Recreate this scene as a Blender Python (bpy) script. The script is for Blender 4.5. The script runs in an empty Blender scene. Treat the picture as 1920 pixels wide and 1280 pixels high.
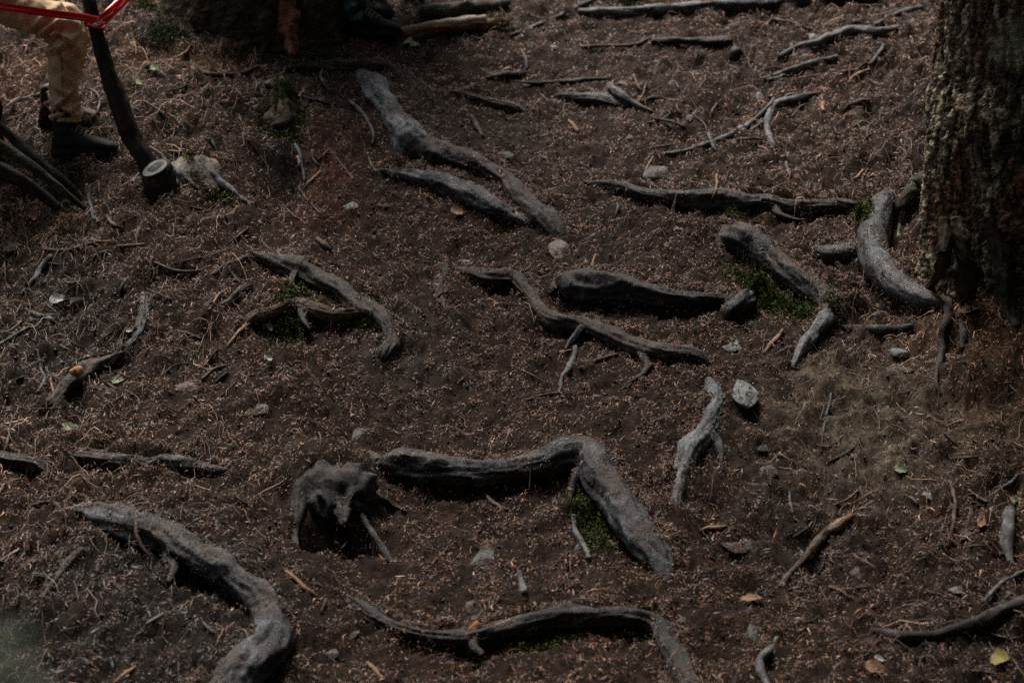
import bpy, math, random
import numpy as np
from mathutils import Vector

random.seed(7)
RNG = np.random.default_rng(11)
S = bpy.context.scene
COL = S.collection

# ------------------------------------------------------------------ camera
FOCAL, SENSOR, PITCH = 85.0, 36.0, math.radians(10.0)
CAM = np.array([0.0, -9.356, 1.650])
K = SENSOR / 1920.0 / FOCAL
cd = bpy.data.cameras.new('camera')
cam = bpy.data.objects.new('camera', cd)
COL.objects.link(cam)
cam.location = CAM
cam.rotation_euler = (math.radians(90) - PITCH, 0, 0)
cd.lens = FOCAL
cd.sensor_width = SENSOR
cd.clip_end = 400
cd.clip_start = 0.05
cd.dof.use_dof = True
cd.dof.focus_distance = 9.45
cd.dof.aperture_fstop = 2.3
S.camera = cam

# ------------------------------------------------------------------ light
SUN_EL, SUN_AZ = math.radians(64), math.radians(-30)     # azimuth measured from +Y (away from camera) towards +X
w = bpy.data.worlds.new('World')
S.world = w
w.use_nodes = True
nt = w.node_tree
sky = nt.nodes.new('ShaderNodeTexSky')
sky.sky_type = 'NISHITA'
sky.sun_disc = False
sky.sun_elevation = SUN_EL
sky.sun_rotation = SUN_AZ
sky.air_density = 1.0
sky.dust_density = 4.0
hs = nt.nodes.new('ShaderNodeHueSaturation')      # thin overcast: the sky is greyer than a clear one
hs.inputs['Saturation'].default_value = .55
nt.links.new(sky.outputs[0], hs.inputs['Color'])
nt.links.new(hs.outputs[0], nt.nodes['Background'].inputs[0])
nt.nodes['Background'].inputs[1].default_value = 0.05
sl = bpy.data.lights.new('sun', 'SUN')
sl.energy = 2.4
sl.angle = math.radians(24)
sl.color = (1.0, 0.93, 0.86)
so = bpy.data.objects.new('sun', sl)
COL.objects.link(so)
sd = Vector((math.sin(SUN_AZ) * math.cos(SUN_EL), math.cos(SUN_AZ) * math.cos(SUN_EL), math.sin(SUN_EL)))
so.rotation_euler = sd.to_track_quat('Z', 'Y').to_euler()
S.view_settings.view_transform = 'Standard'
S.view_settings.look = 'None'
S.view_settings.gamma = 1
S.view_settings.use_curve_mapping = False
S.view_settings.exposure = 1.14
S.render.engine = 'CYCLES'
S.cycles.max_bounces = 5
S.cycles.diffuse_bounces = 3
S.cycles.glossy_bounces = 2
S.cycles.transparent_max_bounces = 4
S.cycles.use_denoising = False

# ------------------------------------------------------------------ helpers
def tag(o, label=None, cat=None, group=None, kind=None):
    if label: o['label'] = label
    if cat: o['category'] = cat
    if group: o['group'] = group
    if kind: o['kind'] = kind
    return o

def mesh_obj(name, V, F, mat, parent=None, smooth=True, cols=None):
    """V (n,3); F list of faces or int array (m,4)/(m,3)"""
    me = bpy.data.meshes.new(name)
    V = np.asarray(V, dtype=np.float32)
    if isinstance(F, np.ndarray):
        m, k = F.shape
        me.vertices.add(len(V)); me.vertices.foreach_set('co', V.ravel())
        me.loops.add(m * k); me.loops.foreach_set('vertex_index', F.astype(np.int32).ravel())
        me.polygons.add(m)
        me.polygons.foreach_set('loop_start', np.arange(0, m * k, k, dtype=np.int32))
        me.polygons.foreach_set('loop_total', np.full(m, k, dtype=np.int32))
        me.update(calc_edges=True)
    else:
        me.from_pydata([tuple(v) for v in V], [], F)
    if cols is not None:
        a = me.color_attributes.new('Col', 'FLOAT_COLOR', 'POINT')
        c4 = np.ones((len(V), 4), dtype=np.float32); c4[:, :3] = cols
        a.data.foreach_set('color', c4.ravel())
    if smooth:
        me.polygons.foreach_set('use_smooth', np.ones(len(me.polygons), dtype=bool))
    me.materials.append(mat)
    o = bpy.data.objects.new(name, me)
    COL.objects.link(o)
    if parent: o.parent = parent
    return o

def empty(name, loc, label, cat, group=None):
    o = bpy.data.objects.new(name, None)
    o.empty_display_size = .1
    COL.objects.link(o)
    o.location = loc
    return tag(o, label, cat, group)

def fftnoise(n, lo, hi, seed, ax=1.0, ay=1.0):
    """periodic noise with feature frequencies between lo and hi cycles per tile"""
    r = np.random.default_rng(seed)
    f = np.fft.fft2(r.standard_normal((n, n)))
    fx = np.fft.fftfreq(n, 1 / n)[None, :] * ax
    fy = np.fft.fftfreq(n, 1 / n)[:, None] * ay
    k = np.sqrt(fx * fx + fy * fy)
    band = np.exp(-(k / hi) ** 2) * (1 - np.exp(-(k / lo) ** 2)) / np.maximum(k, .5) ** .6
    g = np.real(np.fft.ifft2(f * band))
    return (g - g.mean()) / g.std()

def samp(arr, u, v):
    """bilinear periodic; u,v in tiles (v = rows)"""
    n, m = arr.shape
    x = (np.asarray(u) % 1.0) * m; y = (np.asarray(v) % 1.0) * n
    x0 = np.floor(x).astype(int); y0 = np.floor(y).astype(int)
    fx = x - x0; fy = y - y0
    x0 %= m; y0 %= n
    x1 = (x0 + 1) % m; y1 = (y0 + 1) % n
    return (arr[y0, x0] * (1 - fx) + arr[y0, x1] * fx) * (1 - fy) + (arr[y1, x0] * (1 - fx) + arr[y1, x1] * fx) * fy

N_BIG = fftnoise(512, 2, 6, 1)
N_MID = fftnoise(512, 8, 30, 2)
N_FINE = fftnoise(512, 40, 110, 3)
N_LONG = fftnoise(256, 3, 26, 4, ax=1.0, ay=2.6)
N_BARK = fftnoise(512, 6, 26, 5, ax=1.0, ay=3.0)
N_SCALE = fftnoise(512, 20, 90, 6, ax=2.4, ay=1.0)

# ------------------------------------------------------------------ materials
def shader(name):
    m = bpy.data.materials.new(name)
    m.use_nodes = True
    return m, m.node_tree, m.node_tree.nodes['Principled BSDF']

def nnoise(nt, scale, detail=6, rough=.6, vec=None, dist=0):
    n = nt.nodes.new('ShaderNodeTexNoise')
    n.inputs['Scale'].default_value = scale
    n.inputs['Detail'].default_value = detail
    n.inputs['Roughness'].default_value = rough
    n.inputs['Distortion'].default_value = dist
    if vec is not None: nt.links.new(vec, n.inputs['Vector'])
    return n

def ramp(nt, fac, stops):
    r = nt.nodes.new('ShaderNodeValToRGB')
    el = r.color_ramp.elements
    while len(el) < len(stops): el.new(.5)
    for e, (p, c) in zip(el, stops):
        e.position = p
        e.color = (c[0], c[1], c[2], 1) if not isinstance(c, (int, float)) else (c, c, c, 1)
    nt.links.new(fac, r.inputs[0])
    return r.outputs[0]

def mixc(nt, f, a, b, mode='MIX'):
    n = nt.nodes.new('ShaderNodeMix'); n.data_type = 'RGBA'; n.blend_type = mode
    for i, v in ((0, f), (6, a), (7, b)):
        if hasattr(v, 'links'): nt.links.new(v, n.inputs[i])
        elif isinstance(v, (int, float)): n.inputs[i].default_value = v
        else: n.inputs[i].default_value = (v[0], v[1], v[2], 1)
    return n.outputs[2]

def bump(nt, bs, h, strength, dist):
    b = nt.nodes.new('ShaderNodeBump')
    b.inputs['Strength'].default_value = strength
    b.inputs['Distance'].default_value = dist
    nt.links.new(h, b.inputs['Height'])
    nt.links.new(b.outputs[0], bs.inputs['Normal'])

def objvec(nt):
    return nt.nodes.new('ShaderNodeTexCoord').outputs['Object']

def attr_mat(name, rough=.85, spec=.3, bs_scale=0, nscale=90, var=.5, bumpd=.004, transl=0):
    m, nt, bs = shader(name)
    a = nt.nodes.new('ShaderNodeAttribute'); a.attribute_name = 'Col'
    v = objvec(nt)
    n = nnoise(nt, nscale, 7, .7, v)
    f = ramp(nt, n.outputs[0], [(.25, 1 - var), (.75, 1 + var)])
    c = mixc(nt, 1.0, a.outputs[0], f, 'MULTIPLY')
    nt.links.new(c, bs.inputs['Base Color'])
    bs.inputs['Roughness'].default_value = rough
    bs.inputs['Specular IOR Level'].default_value = spec
    if bumpd:
        bump(nt, bs, n.outputs[0], .9, bumpd)
    return m

def bark_mat(name, dark, mid, light, light_amt=.5, moss=0.0, scale=14, rough=.65, spec=.3, orange=None, orange_amt=.0, dust=0.0):
    """wood/bark: dark base, mid tone mottling, pale lichen or worn patches, on roots also painted highlights"""
    m, nt, bs = shader(name)
    v = objvec(nt)
    n1 = nnoise(nt, scale, 8, .65, v, .4)
    n2 = nnoise(nt, scale * 5, 8, .72, v, .2)
    n3 = nnoise(nt, scale * .55, 5, .6, v, .8)
    base = mixc(nt, ramp(nt, n2.outputs[0], [(.36, 0), (.62, 1)]), dark, mid)
    c = mixc(nt, ramp(nt, n3.outputs[0], [(.62 - .3 * light_amt, 0), (.74 - .2 * light_amt, 1)]), base,
             mixc(nt, ramp(nt, n2.outputs[0], [(.38, 0), (.58, 1)]), mid, light))
    if orange is not None:
        n5 = nnoise(nt, scale * .8, 4, .55, v, .5)
        c = mixc(nt, ramp(nt, n5.outputs[0], [(.66 - .25 * orange_amt, 0), (.72 - .25 * orange_amt, 1)]), c, orange)
    if moss > 0:
        n4 = nnoise(nt, scale * .9, 6, .6, v, .6)
        c = mixc(nt, ramp(nt, n4.outputs[0], [(.68 - .3 * moss, 0), (.76 - .25 * moss, 1)]), c, (.022, .036, .008))
    if dust > 0:      # crumbs of earth settled on the upper side
        ge = nt.nodes.new('ShaderNodeNewGeometry'); sp = nt.nodes.new('ShaderNodeSeparateXYZ')
        nt.links.new(ge.outputs['Normal'], sp.inputs[0])
        n6 = nnoise(nt, 55, 6, .75, v); n7 = nnoise(nt, 7, 4, .6, v)
        am = nt.nodes.new('ShaderNodeMath'); am.operation = 'MULTIPLY_ADD'
        nt.links.new(sp.outputs[2], am.inputs[0]); am.inputs[1].default_value = .35
        nt.links.new(n6.outputs[0], am.inputs[2])
        a2 = nt.nodes.new('ShaderNodeMath'); a2.operation = 'MULTIPLY_ADD'
        nt.links.new(n7.outputs[0], a2.inputs[0]); a2.inputs[1].default_value = 1.0
        nt.links.new(am.outputs[0], a2.inputs[2])
        mr = nt.nodes.new('ShaderNodeMapRange'); nt.links.new(a2.outputs[0], mr.inputs[0])
        mr.inputs[1].default_value = 1.42 - .35 * dust; mr.inputs[2].default_value = 1.52 - .35 * dust
        c = mixc(nt, mr.outputs[0], c, mixc(nt, n6.outputs[0], (.022, .013, .009), (.085, .052, .036)))
    nt.links.new(c, bs.inputs['Base Color'])
    nt.links.new(ramp(nt, n1.outputs[0], [(.3, rough - .18), (.7, min(1, rough + .25))]), bs.inputs['Roughness'])
    bs.inputs['Specular IOR Level'].default_value = spec
    ad = nt.nodes.new('ShaderNodeMath'); ad.operation = 'MULTIPLY_ADD'
    nt.links.new(n2.outputs[0], ad.inputs[0]); ad.inputs[1].default_value = .8
    nt.links.new(n1.outputs[0], ad.inputs[2])
    bump(nt, bs, ad.outputs[0], .9, .009 if scale < 21 else .005)
    return m

M = {}
M['soil'] = attr_mat('forest_soil', .85, .12, nscale=110, var=.55, bumpd=.010)
M['trunk_bark'] = attr_mat('conifer_bark', .85, .2, nscale=60, var=.45, bumpd=.008)
def crack_bark():
    m = M['trunk_bark']; nt = m.node_tree; bs = nt.nodes['Principled BSDF']
    v = objvec(nt)
    mp = nt.nodes.new('ShaderNodeMapping'); mp.inputs['Scale'].default_value = (1, 1, .38)
    nz = nnoise(nt, 9, 4, .6, v)
    ad = nt.nodes.new('ShaderNodeVectorMath'); ad.operation = 'MULTIPLY_ADD'
    nt.links.new(nz.outputs['Color'], ad.inputs[0]); ad.inputs[1].default_value = (.09, .09, .09)
    nt.links.new(v, ad.inputs[2]); nt.links.new(ad.outputs[0], mp.inputs[0])
    vo = nt.nodes.new('ShaderNodeTexVoronoi'); vo.feature = 'DISTANCE_TO_EDGE'; vo.inputs['Scale'].default_value = 17
    nt.links.new(mp.outputs[0], vo.inputs['Vector'])
    mp2 = nt.nodes.new('ShaderNodeMapping'); mp2.inputs['Scale'].default_value = (.5, .5, 2.2)
    nt.links.new(ad.outputs[0], mp2.inputs[0])
    fl = nnoise(nt, 34, 6, .7, mp2.outputs[0])
    old = bs.inputs['Base Color'].links[0].from_socket
    c = mixc(nt, 1.0, old, ramp(nt, vo.outputs[0], [(.0, .22), (.10, 1.0)]), 'MULTIPLY')
    c = mixc(nt, 1.0, c, ramp(nt, fl.outputs[0], [(.35, .45), (.65, 1.7)]), 'MULTIPLY')
    nt.links.new(c, bs.inputs['Base Color'])
    h = nt.nodes.new('ShaderNodeMath'); h.operation = 'MULTIPLY_ADD'
    nt.links.new(ramp(nt, vo.outputs[0], [(.0, 0), (.14, 1.0)]), h.inputs[0]); h.inputs[1].default_value = .8
    nt.links.new(fl.outputs[0], h.inputs[2])
    bump(nt, bs, h.outputs[0], 1.0, .014)
crack_bark()
M['litter'] = attr_mat('needle_litter', .5, .3, nscale=240, var=.3, bumpd=0)
M['moss'] = attr_mat('moss_leaf', .8, .2, nscale=60, var=.3, bumpd=0)
M['root_dark'] = bark_mat('root_bark_dark', (.006, .005, .0045), (.018, .0145, .013), (.11, .104, .10), .30, rough=.48, spec=.36, dust=.42, scale=20)  # pale patches in the root barks also paint in their patchy highlights
M['root_brown'] = bark_mat('root_bark_brown', (.008, .006, .0045), (.031, .021, .016), (.16, .125, .10), .42, rough=.50, spec=.34, dust=.48, scale=20)
M['root_grey'] = bark_mat('root_bark_grey', (.007, .007, .007), (.024, .024, .025), (.20, .215, .225), .50, rough=.47, spec=.38, dust=.36, scale=20)
M['root_grey2'] = bark_mat('root_bark_pale_grey', (.02, .02, .02), (.085, .088, .09), (.24, .26, .265), .8, rough=.46, spec=.5, dust=.2)
M['root_pale'] = bark_mat('root_bark_pale', (.03, .03, .03), (.12, .125, .125), (.30, .32, .33), .85, rough=.5, dust=.35)
M['root_wet'] = bark_mat('root_bark_wet', (.007, .007, .008), (.022, .023, .026), (.075, .082, .09), .5, rough=.38, spec=.5)
M['root_tan'] = bark_mat('root_bark_tan', (.03, .018, .012), (.10, .062, .04), (.28, .19, .13), .8, dust=.6)
M['root_mossy'] = bark_mat('root_bark_mossy', (.022, .018, .012), (.060, .050, .034), (.16, .15, .10), .5, moss=.7, dust=.6)
M['stick_grey'] = bark_mat('stick_bark_grey', (.03, .028, .027), (.095, .09, .088), (.23, .23, .225), .7, scale=30)
M['stick_brown'] = bark_mat('stick_bark_brown', (.03, .02, .016), (.09, .06, .046), (.24, .18, .14), .5, scale=30)
M['stick_dark'] = bark_mat('stick_bark_dark', (.015, .012, .011), (.04, .034, .03), (.11, .10, .09), .4, scale=30)
M['stick_bare'] = bark_mat('stick_bare_wood', (.10, .05, .025), (.25, .14, .075), (.40, .27, .18), .7, scale=30)
M['wood_orange'] = bark_mat('fresh_cut_wood', (.16, .065, .022), (.34, .16, .06), (.45, .26, .13), .6, scale=40)
M['wood_red'] = bark_mat('red_rotten_wood', (.035, .012, .006), (.15, .05, .018), (.32, .13, .05), .4, scale=34)
M['split_brown'] = bark_mat('split_log_wood', (.05, .022, .01), (.16, .075, .03), (.34, .2, .11), .5, scale=20)
M['cream_wood'] = bark_mat('cream_split_wood', (.3, .22, .14), (.5, .40, .28), (.62, .55, .45), .6, scale=20)
M['root_stump'] = bark_mat('rotten_stump_wood', (.005, .0045, .004), (.020, .018, .016), (.13, .135, .14), .42, scale=18, rough=.6, dust=.35)
M['charred'] = bark_mat('black_rotten_wood', (.006, .005, .005), (.018, .014, .013), (.05, .04, .036), .3, scale=20, rough=.9)
M['cut_face'] = bark_mat('weathered_cut_face', (.06, .06, .058), (.14, .14, .13), (.22, .22, .21), .7, scale=40)
M['trunk'] = bark_mat('conifer_bark', (.03, .022, .014), (.115, .092, .056), (.24, .21, .135), .6, moss=.0, scale=4.5, rough=.8, spec=.25, orange=(.10, .045, .022), orange_amt=.5)
M['trunk_dark'] = bark_mat('dark_mossy_bark', (.020, .015, .011), (.065, .045, .028), (.14, .10, .065), .4, moss=.40, scale=9, rough=.85, spec=.2)
M['sapling'] = bark_mat('sapling_bark', (.010, .008, .006), (.028, .020, .014), (.12, .05, .02), .12, scale=22)
M['stone'] = bark_mat('grey_stone', (.07, .068, .064), (.15, .15, .143), (.27, .28, .27), .6, scale=18, rough=.7, dust=.45)
M['stone_pale'] = bark_mat('pale_stone', (.14, .145, .14), (.22, .235, .23), (.31, .33, .325), .8, scale=18, rough=.6, dust=.15)
M['stone_pink'] = bark_mat('pinkish_stone', (.07, .055, .05), (.16, .12, .11), (.28, .22, .20), .6, scale=18, rough=.7, dust=.45)
M['stone_mossy'] = bark_mat('mossy_pale_stone', (.09, .07, .05), (.24, .20, .16), (.42, .42, .40), .7, scale=12, moss=.35, orange=(.30, .15, .07), orange_amt=.5, dust=.45)

def plain(name, col, rough=.5, spec=.5, nscale=40, var=.3, bumpd=.003, trans=0):
    m, nt, bs = shader(name)
    v = objvec(nt)
    n = nnoise(nt, nscale, 6, .6, v)
    c = mixc(nt, 1.0, col, ramp(nt, n.outputs[0], [(.3, 1 - var), (.7, 1 + var)]), 'MULTIPLY')
    nt.links.new(c, bs.inputs['Base Color'])
    bs.inputs['Roughness'].default_value = rough
    bs.inputs['Specular IOR Level'].default_value = spec
    if bumpd: bump(nt, bs, n.outputs[0], .6, bumpd)
    if trans:
        bs.inputs['Transmission Weight'].default_value = trans
    return m

M['ribbon'] = plain('red_barrier_tape', (.78, .014, .014), .28, .6, 30, .12, .002)
M['tape_white'] = plain('white_tape_print', (.75, .72, .78), .4, .5, 30, .05, 0)
M['tan_cloth'] = plain('tan_cotton', (.62, .45, .29), .9, .15, 160, .14, .0015)
M['tan_seam'] = plain('tan_thread', (.17, .10, .048), .9, .1, 160, .1, 0)
M['boot'] = plain('dark_green_leather', (.022, .027, .022), .8, .25, 60, .4, .002)
M['boot_brown'] = plain('brown_leather', (.065, .045, .036), .6, .4, 60, .4, .002)
M['boot_sole'] = plain('black_rubber', (.012, .012, .012), .7, .3, 60, .3, .002)
M['lace'] = plain('tan_bootlace', (.26, .22, .13), .8, .2, 90, .2, 0)
M['teal_cloth'] = plain('teal_rain_fabric', (.07, .17, .18), .45, .5, 14, .5, .01)
M['navy_cloth'] = plain('navy_fabric', (.010, .013, .022), .9, .1, 60, .3, .003)
M['jacket'] = plain('charcoal_jacket', (.03, .033, .035), .8, .2, 30, .3, .004)
M['skin'] = plain('skin', (.46, .27, .20), .55, .4, 60, .08, 0)
M['hair'] = plain('brown_hair', (.05, .03, .018), .6, .4, 90, .4, .004)
M['leaf_green'] = plain('green_leaf', (.018, .044, .013), .5, .4, 30, .4, 0)
M['leaf_dark'] = plain('dark_needle_foliage', (.018, .04, .014), .6, .3, 30, .4, 0)
M['leaf_yellow'] = plain('yellow_leaf', (.22, .165, .035), .6, .3, 60, .3, .001)
M['leaf_brown'] = plain('dead_brown_leaf', (.26, .15, .085), .7, .3, 60, .4, .002)
M['leaf_pale'] = plain('pale_dead_leaf', (.36, .34, .33), .7, .3, 60, .35, .002)
M['lichen'] = plain('pale_green_lichen', (.26, .30, .20), .9, .1, 90, .4, .002)

# ------------------------------------------------------------------ terrain
def axis(dense_lo, dense_hi, step, far_lo, far_hi):
    mid = np.arange(dense_lo, dense_hi, step)
    def grow(a, far):
        out = []; d = step; x = a
        while x < far:
            d *= 1.16; x += d; out.append(x)
        return np.array(out)
    up = grow(mid[-1], far_hi)
    dn = -grow(-mid[0], -far_lo)[::-1]
    return np.concatenate([dn, mid, up])
XS = axis(-2.75, 2.75, .0135, -140, 140)
YS = axis(-3.2, 3.6, .014, -140, 160)
GX, GY = np.meshgrid(XS, YS)

def profile(y):
    """section of the hillside along the view"""
    ks = [(-160, 9.0), (-40, 1.5), (-16, .6), (-9.4, .10), (-6.5, -1.0), (-4.6, -1.62), (-3.4, -1.36), (0, 0), (2.5, 1.01), (2.95, 1.16), (3.6, 1.28), (6, 1.52), (14, 2.6), (40, 12), (160, 60)]
    return np.interp(y, [a for a, b in ks], [b for a, b in ks])
H = profile(GY)
# smooth the profile along y lightly inside the dense part
kern = np.exp(-np.linspace(-2, 2, 41) ** 2); kern /= kern.sum()
row = profile(YS); rs = np.convolve(np.pad(row, 20, mode='edge'), kern, 'valid')
H = np.repeat(rs[:, None], len(XS), 1)

def hgt(x, y, G=None):
    G = H if G is None else G
    x = np.asarray(x, float); y = np.asarray(y, float)
    i = np.clip(np.searchsorted(XS, x) - 1, 0, len(XS) - 2)
    j = np.clip(np.searchsorted(YS, y) - 1, 0, len(YS) - 2)
    fx = np.clip((x - XS[i]) / (XS[i + 1] - XS[i]), 0, 1); fy = np.clip((y - YS[j]) / (YS[j + 1] - YS[j]), 0, 1)
    return (G[j, i] * (1 - fx) + G[j, i + 1] * fx) * (1 - fy) + (G[j + 1, i] * (1 - fx) + G[j + 1, i + 1] * fx) * fy

CP, SP = math.cos(PITCH), math.sin(PITCH)
def ray(px, py):
    a = (px - 960) * K; b = (640 - py) * K
    return np.stack([np.asarray(a, float) + 0 * b, CP + SP * b, -SP + CP * b], -1)

TT = np.linspace(5.0, 30.0, 900)
def at(px, py, lift=0.0, G=None):
    """the point where the ground (raised by lift) is seen at that place of the photograph"""
    d = ray(np.float64(px), np.float64(py))
    P = CAM[None] + TT[:, None] * d[None]
    dz = P[:, 2] - hgt(P[:, 0], P[:, 1], G) - lift
    k = np.argmax(dz < 0)
    if dz[k] >= 0: k = len(TT) - 1
    k = max(k, 1)
    t = TT[k - 1] + (TT[k] - TT[k - 1]) * dz[k - 1] / (dz[k - 1] - dz[k] + 1e-12)
    return CAM + t * d
def mpp(p):
    return float(np.dot(np.asarray(p) - CAM, [0, CP, -SP])) * K
def pt(px, py, y):
    """the point on a sight line at depth y of the world"""
    d = ray(np.float64(px), np.float64(py))
    return CAM + d * (y - CAM[1]) / d[1]

def blob(px, py, rx, ry, h, p=2.0):
    global H
    c = at(px, py)
    q = (np.abs((GX - c[0]) / rx) ** p + np.abs((GY - c[1]) / ry) ** p)
    H = H + h * np.exp(-q)
H = H + .035 * samp(N_BIG, GX / 7.0, GY / 7.0)
blob(300, 260, .62, .45, .13, 2.4)
blob(60, 520, .7, .7, .11)
blob(542, 325, .10, .22, -.13)
blob(470, 215, .16, .07, -.06)
blob(1930, 620, .45, .5, .20, 3)
blob(1700, 300, .4, .8, .06)
blob(800, 760, .50, 1.3, -.10)
blob(960, 230, .6, .6, -.06)
blob(1850, 1050, .5, .5, .05)
blob(620, 890, .2, .12, .10)
blob(300, 80, .5, .3, .08)
H0 = H.copy()

# roots: (px, py, half width px[, lift in radii]) --------------------------------------------------------------
ROOTS = [
 ('root_mixed', .055, 'long thick root running down the upper middle, bleached pale at its top end',
  [(672, 128, 14, -.5), (700, 165, 19), (735, 212, 22), (775, 268, 27), (835, 297, 24), (905, 315, 20), (955, 348, 20), (990, 385, 22), (1030, 420, 19), (1062, 452, 10, -.4)]),
 ('root_grey', .04, 'shorter grey root just below the long thick root, meeting it at its lower end',
  [(735, 326, 6, -.8), (775, 330, 14), (820, 345, 20), (875, 366, 20), (930, 392, 17), (975, 410, 11), (1000, 425, 6, -.8)]),
 ('root_dark', .055, 'dark level root with a bare tan tapering left end, reaching the mossy bend',
  [(1095, 340, 4, -.3), (1150, 350, 8), (1215, 366, 13), (1280, 376, 20), (1360, 378, 20), (1430, 385, 17), (1500, 390, 14), (1570, 388, 14), (1630, 392, 14, -.5)]),
 ('root_dark', .06, 'thick knobbly dark root above the largest moss clump, its pale tail curving downhill',
  [(1348, 432, 14, .1), (1385, 450, 29, .3), (1420, 468, 27, .3), (1470, 505, 25, .3), (1512, 533, 24, .2), (1548, 562, 20, .1), (1550, 592, 15), (1530, 620, 13), (1505, 650, 11), (1486, 684, 8, -.6)]),
 ('root_dark', .075, 'broad dark level root with a broken left end and three yellow leaves beneath it',
  [(1040, 528, 12, .4), (1075, 532, 25, .4), (1130, 540, 27, .4), (1190, 548, 24, .3), (1250, 560, 19, .2), (1320, 564, 15), (1385, 562, 14, -.6)]),
 ('root_wet', .03, 'stubby wet root end poking down out of the largest moss clump',
  [(1410, 552, 14, -.4), (1385, 568, 20, .3), (1362, 590, 14, -.4)]),
 ('root_brown', .05, 'winding brown root across the centre, humped at its left start, dark at its lower end',
  [(850, 497, 8, -.3), (885, 512, 15), (925, 522, 20, .3), (968, 528, 18), (988, 548, 14), (1008, 578, 14), (1042, 602, 15), (1095, 612, 14), (1145, 628, 16), (1195, 648, 17), (1250, 662, 17), (1300, 668, 15), (1338, 680, 7, -.8)]),
 ('root_brown', .0, 'thin upright brown root left of the winding central root',
  [(842, 486, 5, -.5), (832, 520, 9), (825, 548, 9), (832, 575, 7), (828, 602, 5, -.8)]),
 ('root_brown', .05, 'dark brown root left of centre, arching down to a pale stub',
  [(455, 470, 5, -.8), (480, 480, 9), (530, 495, 16), (585, 520, 21), (635, 548, 20), (685, 575, 19), (718, 600, 19), (733, 635, 14), (722, 662, 16), (716, 680, 10, -.8)]),
 ('stick_brown', .0, 'thin side root forking left from the dark brown arching root',
  [(478, 482, 7), (430, 494, 6), (405, 507, 4), (380, 522, 3, -.8)]),
 ('root_tan', .035, 'bare tan forked root arching over a deep green moss hollow',
  [(428, 648, 2, -.3), (455, 615, 6), (475, 595, 9, .5), (510, 582, 9, .6), (545, 568, 10, .6), (580, 578, 12, .4), (625, 592, 13, .3), (665, 588, 11), (690, 580, 7, -.6)]),
 ('root_grey', .0, 'short grey leg root dropping from the bare tan forked root',
  [(560, 570, 6, .2), (568, 590, 8), (582, 615, 5, -.3)]),
 ('root_grey', .015, 'slim grey upright root standing alone on the left of the slope',
  [(272, 545, 9, -.2), (268, 585, 11), (264, 625, 10), (245, 648, 9), (222, 668, 6, -.4)]),
 ('root_brown', .01, 'short stubby root with a rounded top end, left of the dark brown arching root',
  [(472, 532, 9, .2), (450, 548, 11, .2), (430, 565, 9), (412, 578, 8), (405, 602, 8, -.2)]),
 ('root_grey', .085, 'massive grey root forming a level step across the lower middle, then bending downhill past moss',
  [(695, 860, 10, -.5), (735, 872, 27, .2), (790, 880, 27, .3), (860, 886, 24, .3), (930, 885, 24, .3), (1000, 873, 26, .3), (1060, 856, 26, .3), (1098, 856, 27, .3), (1120, 886, 31, .3), (1152, 935, 33, .3), (1190, 985, 33, .3), (1225, 1025, 34, .2), (1246, 1065, 26, .0), (1254, 1100, 14, -.6)]),
 ('root_grey2', .02, 'pale grey winding root running straight downhill right of centre',
  [(1328, 700, 9, -.5), (1338, 738, 15), (1334, 780, 18), (1318, 820, 20), (1292, 850, 20), (1276, 885, 22), (1274, 925, 17), (1270, 975, 7, -.5)]),
 ('root_grey', .075, 'thick pale-backed root curving through the lower left corner of the slope',
  [(115, 948, 12, -.3), (185, 962, 24), (250, 985, 32, .3), (310, 1010, 33, .3), (370, 1045, 32, .3), (430, 1082, 30), (478, 1115, 28), (508, 1160, 26), (502, 1210, 34), (466, 1250, 40), (425, 1290, 44), (375, 1345, 46), (310, 1420, 46), (230, 1500, 40)]),
 ('root_brown', .0, 'thin crooked brown root below the start of the lower left curving root',
  [(165, 1018, 8, -.5), (135, 1045, 10), (112, 1075, 9), (95, 1100, 7), (85, 1120, 4, -.8)]),
 ('root_dark', .065, 'long dark level root along the bottom edge with a torn orange spot at its middle',
  [(640, 1108, 8, -.6), (690, 1145, 13), (740, 1175, 14), (810, 1192, 14), (875, 1196, 18), (940, 1182, 20), (1010, 1168, 21), (1080, 1160, 22), (1150, 1158, 20), (1205, 1160, 19), (1242, 1180, 22), (1256, 1215, 21), (1272, 1250, 23), (1298, 1300, 25), (1325, 1360, 26), (1350, 1430, 24)]),
 ('root_grey', .02, 'low half buried grey root on the left above the lower left curving root',
  [(120, 850, 6, -.5), (190, 862, 14, -.1), (260, 868, 16, -.1), (340, 874, 15, -.1), (400, 880, 10, -.2), (440, 884, 5, -.8)]),
 ('root_dark', .03, 'dark half buried root at the left edge beside the low grey root',
  [(-60, 850, 14, 0), (0, 862, 16, 0), (60, 872, 15, -.1), (110, 890, 8, -.7)]),
 ('root_dark', .02, 'low dark root in the upper middle crossed by a forked grey stick',
  [(1040, 178, 6, -.6), (1080, 184, 10), (1130, 192, 13), (1180, 196, 11), (1215, 192, 7, -.6)]),
 ('root_grey', .01, 'faint low root leading left out of the head of the knobbly dark root',
  [(1225, 436, 6, -.8), (1270, 436, 9, -.4), (1320, 446, 9, -.4), (1365, 452, 8, -.6)]),
 ('root_brown', .02, 'low brown root in the upper middle right of the long thick root',
  [(840, 168, 4, -.6), (880, 180, 8), (930, 196, 10), (965, 204, 8), (1000, 218, 5, -.7)]),
 ('root_mossy', .03, 'dark mossy root on the left upper bank with a split tan middle',
  [(480, 150, 6, -.4), (540, 128, 7), (600, 124, 8, .2), (650, 126, 11, .3), (700, 124, 9, .2), (745, 135, 7), (800, 182, 6, -.3)]),
]

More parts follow.
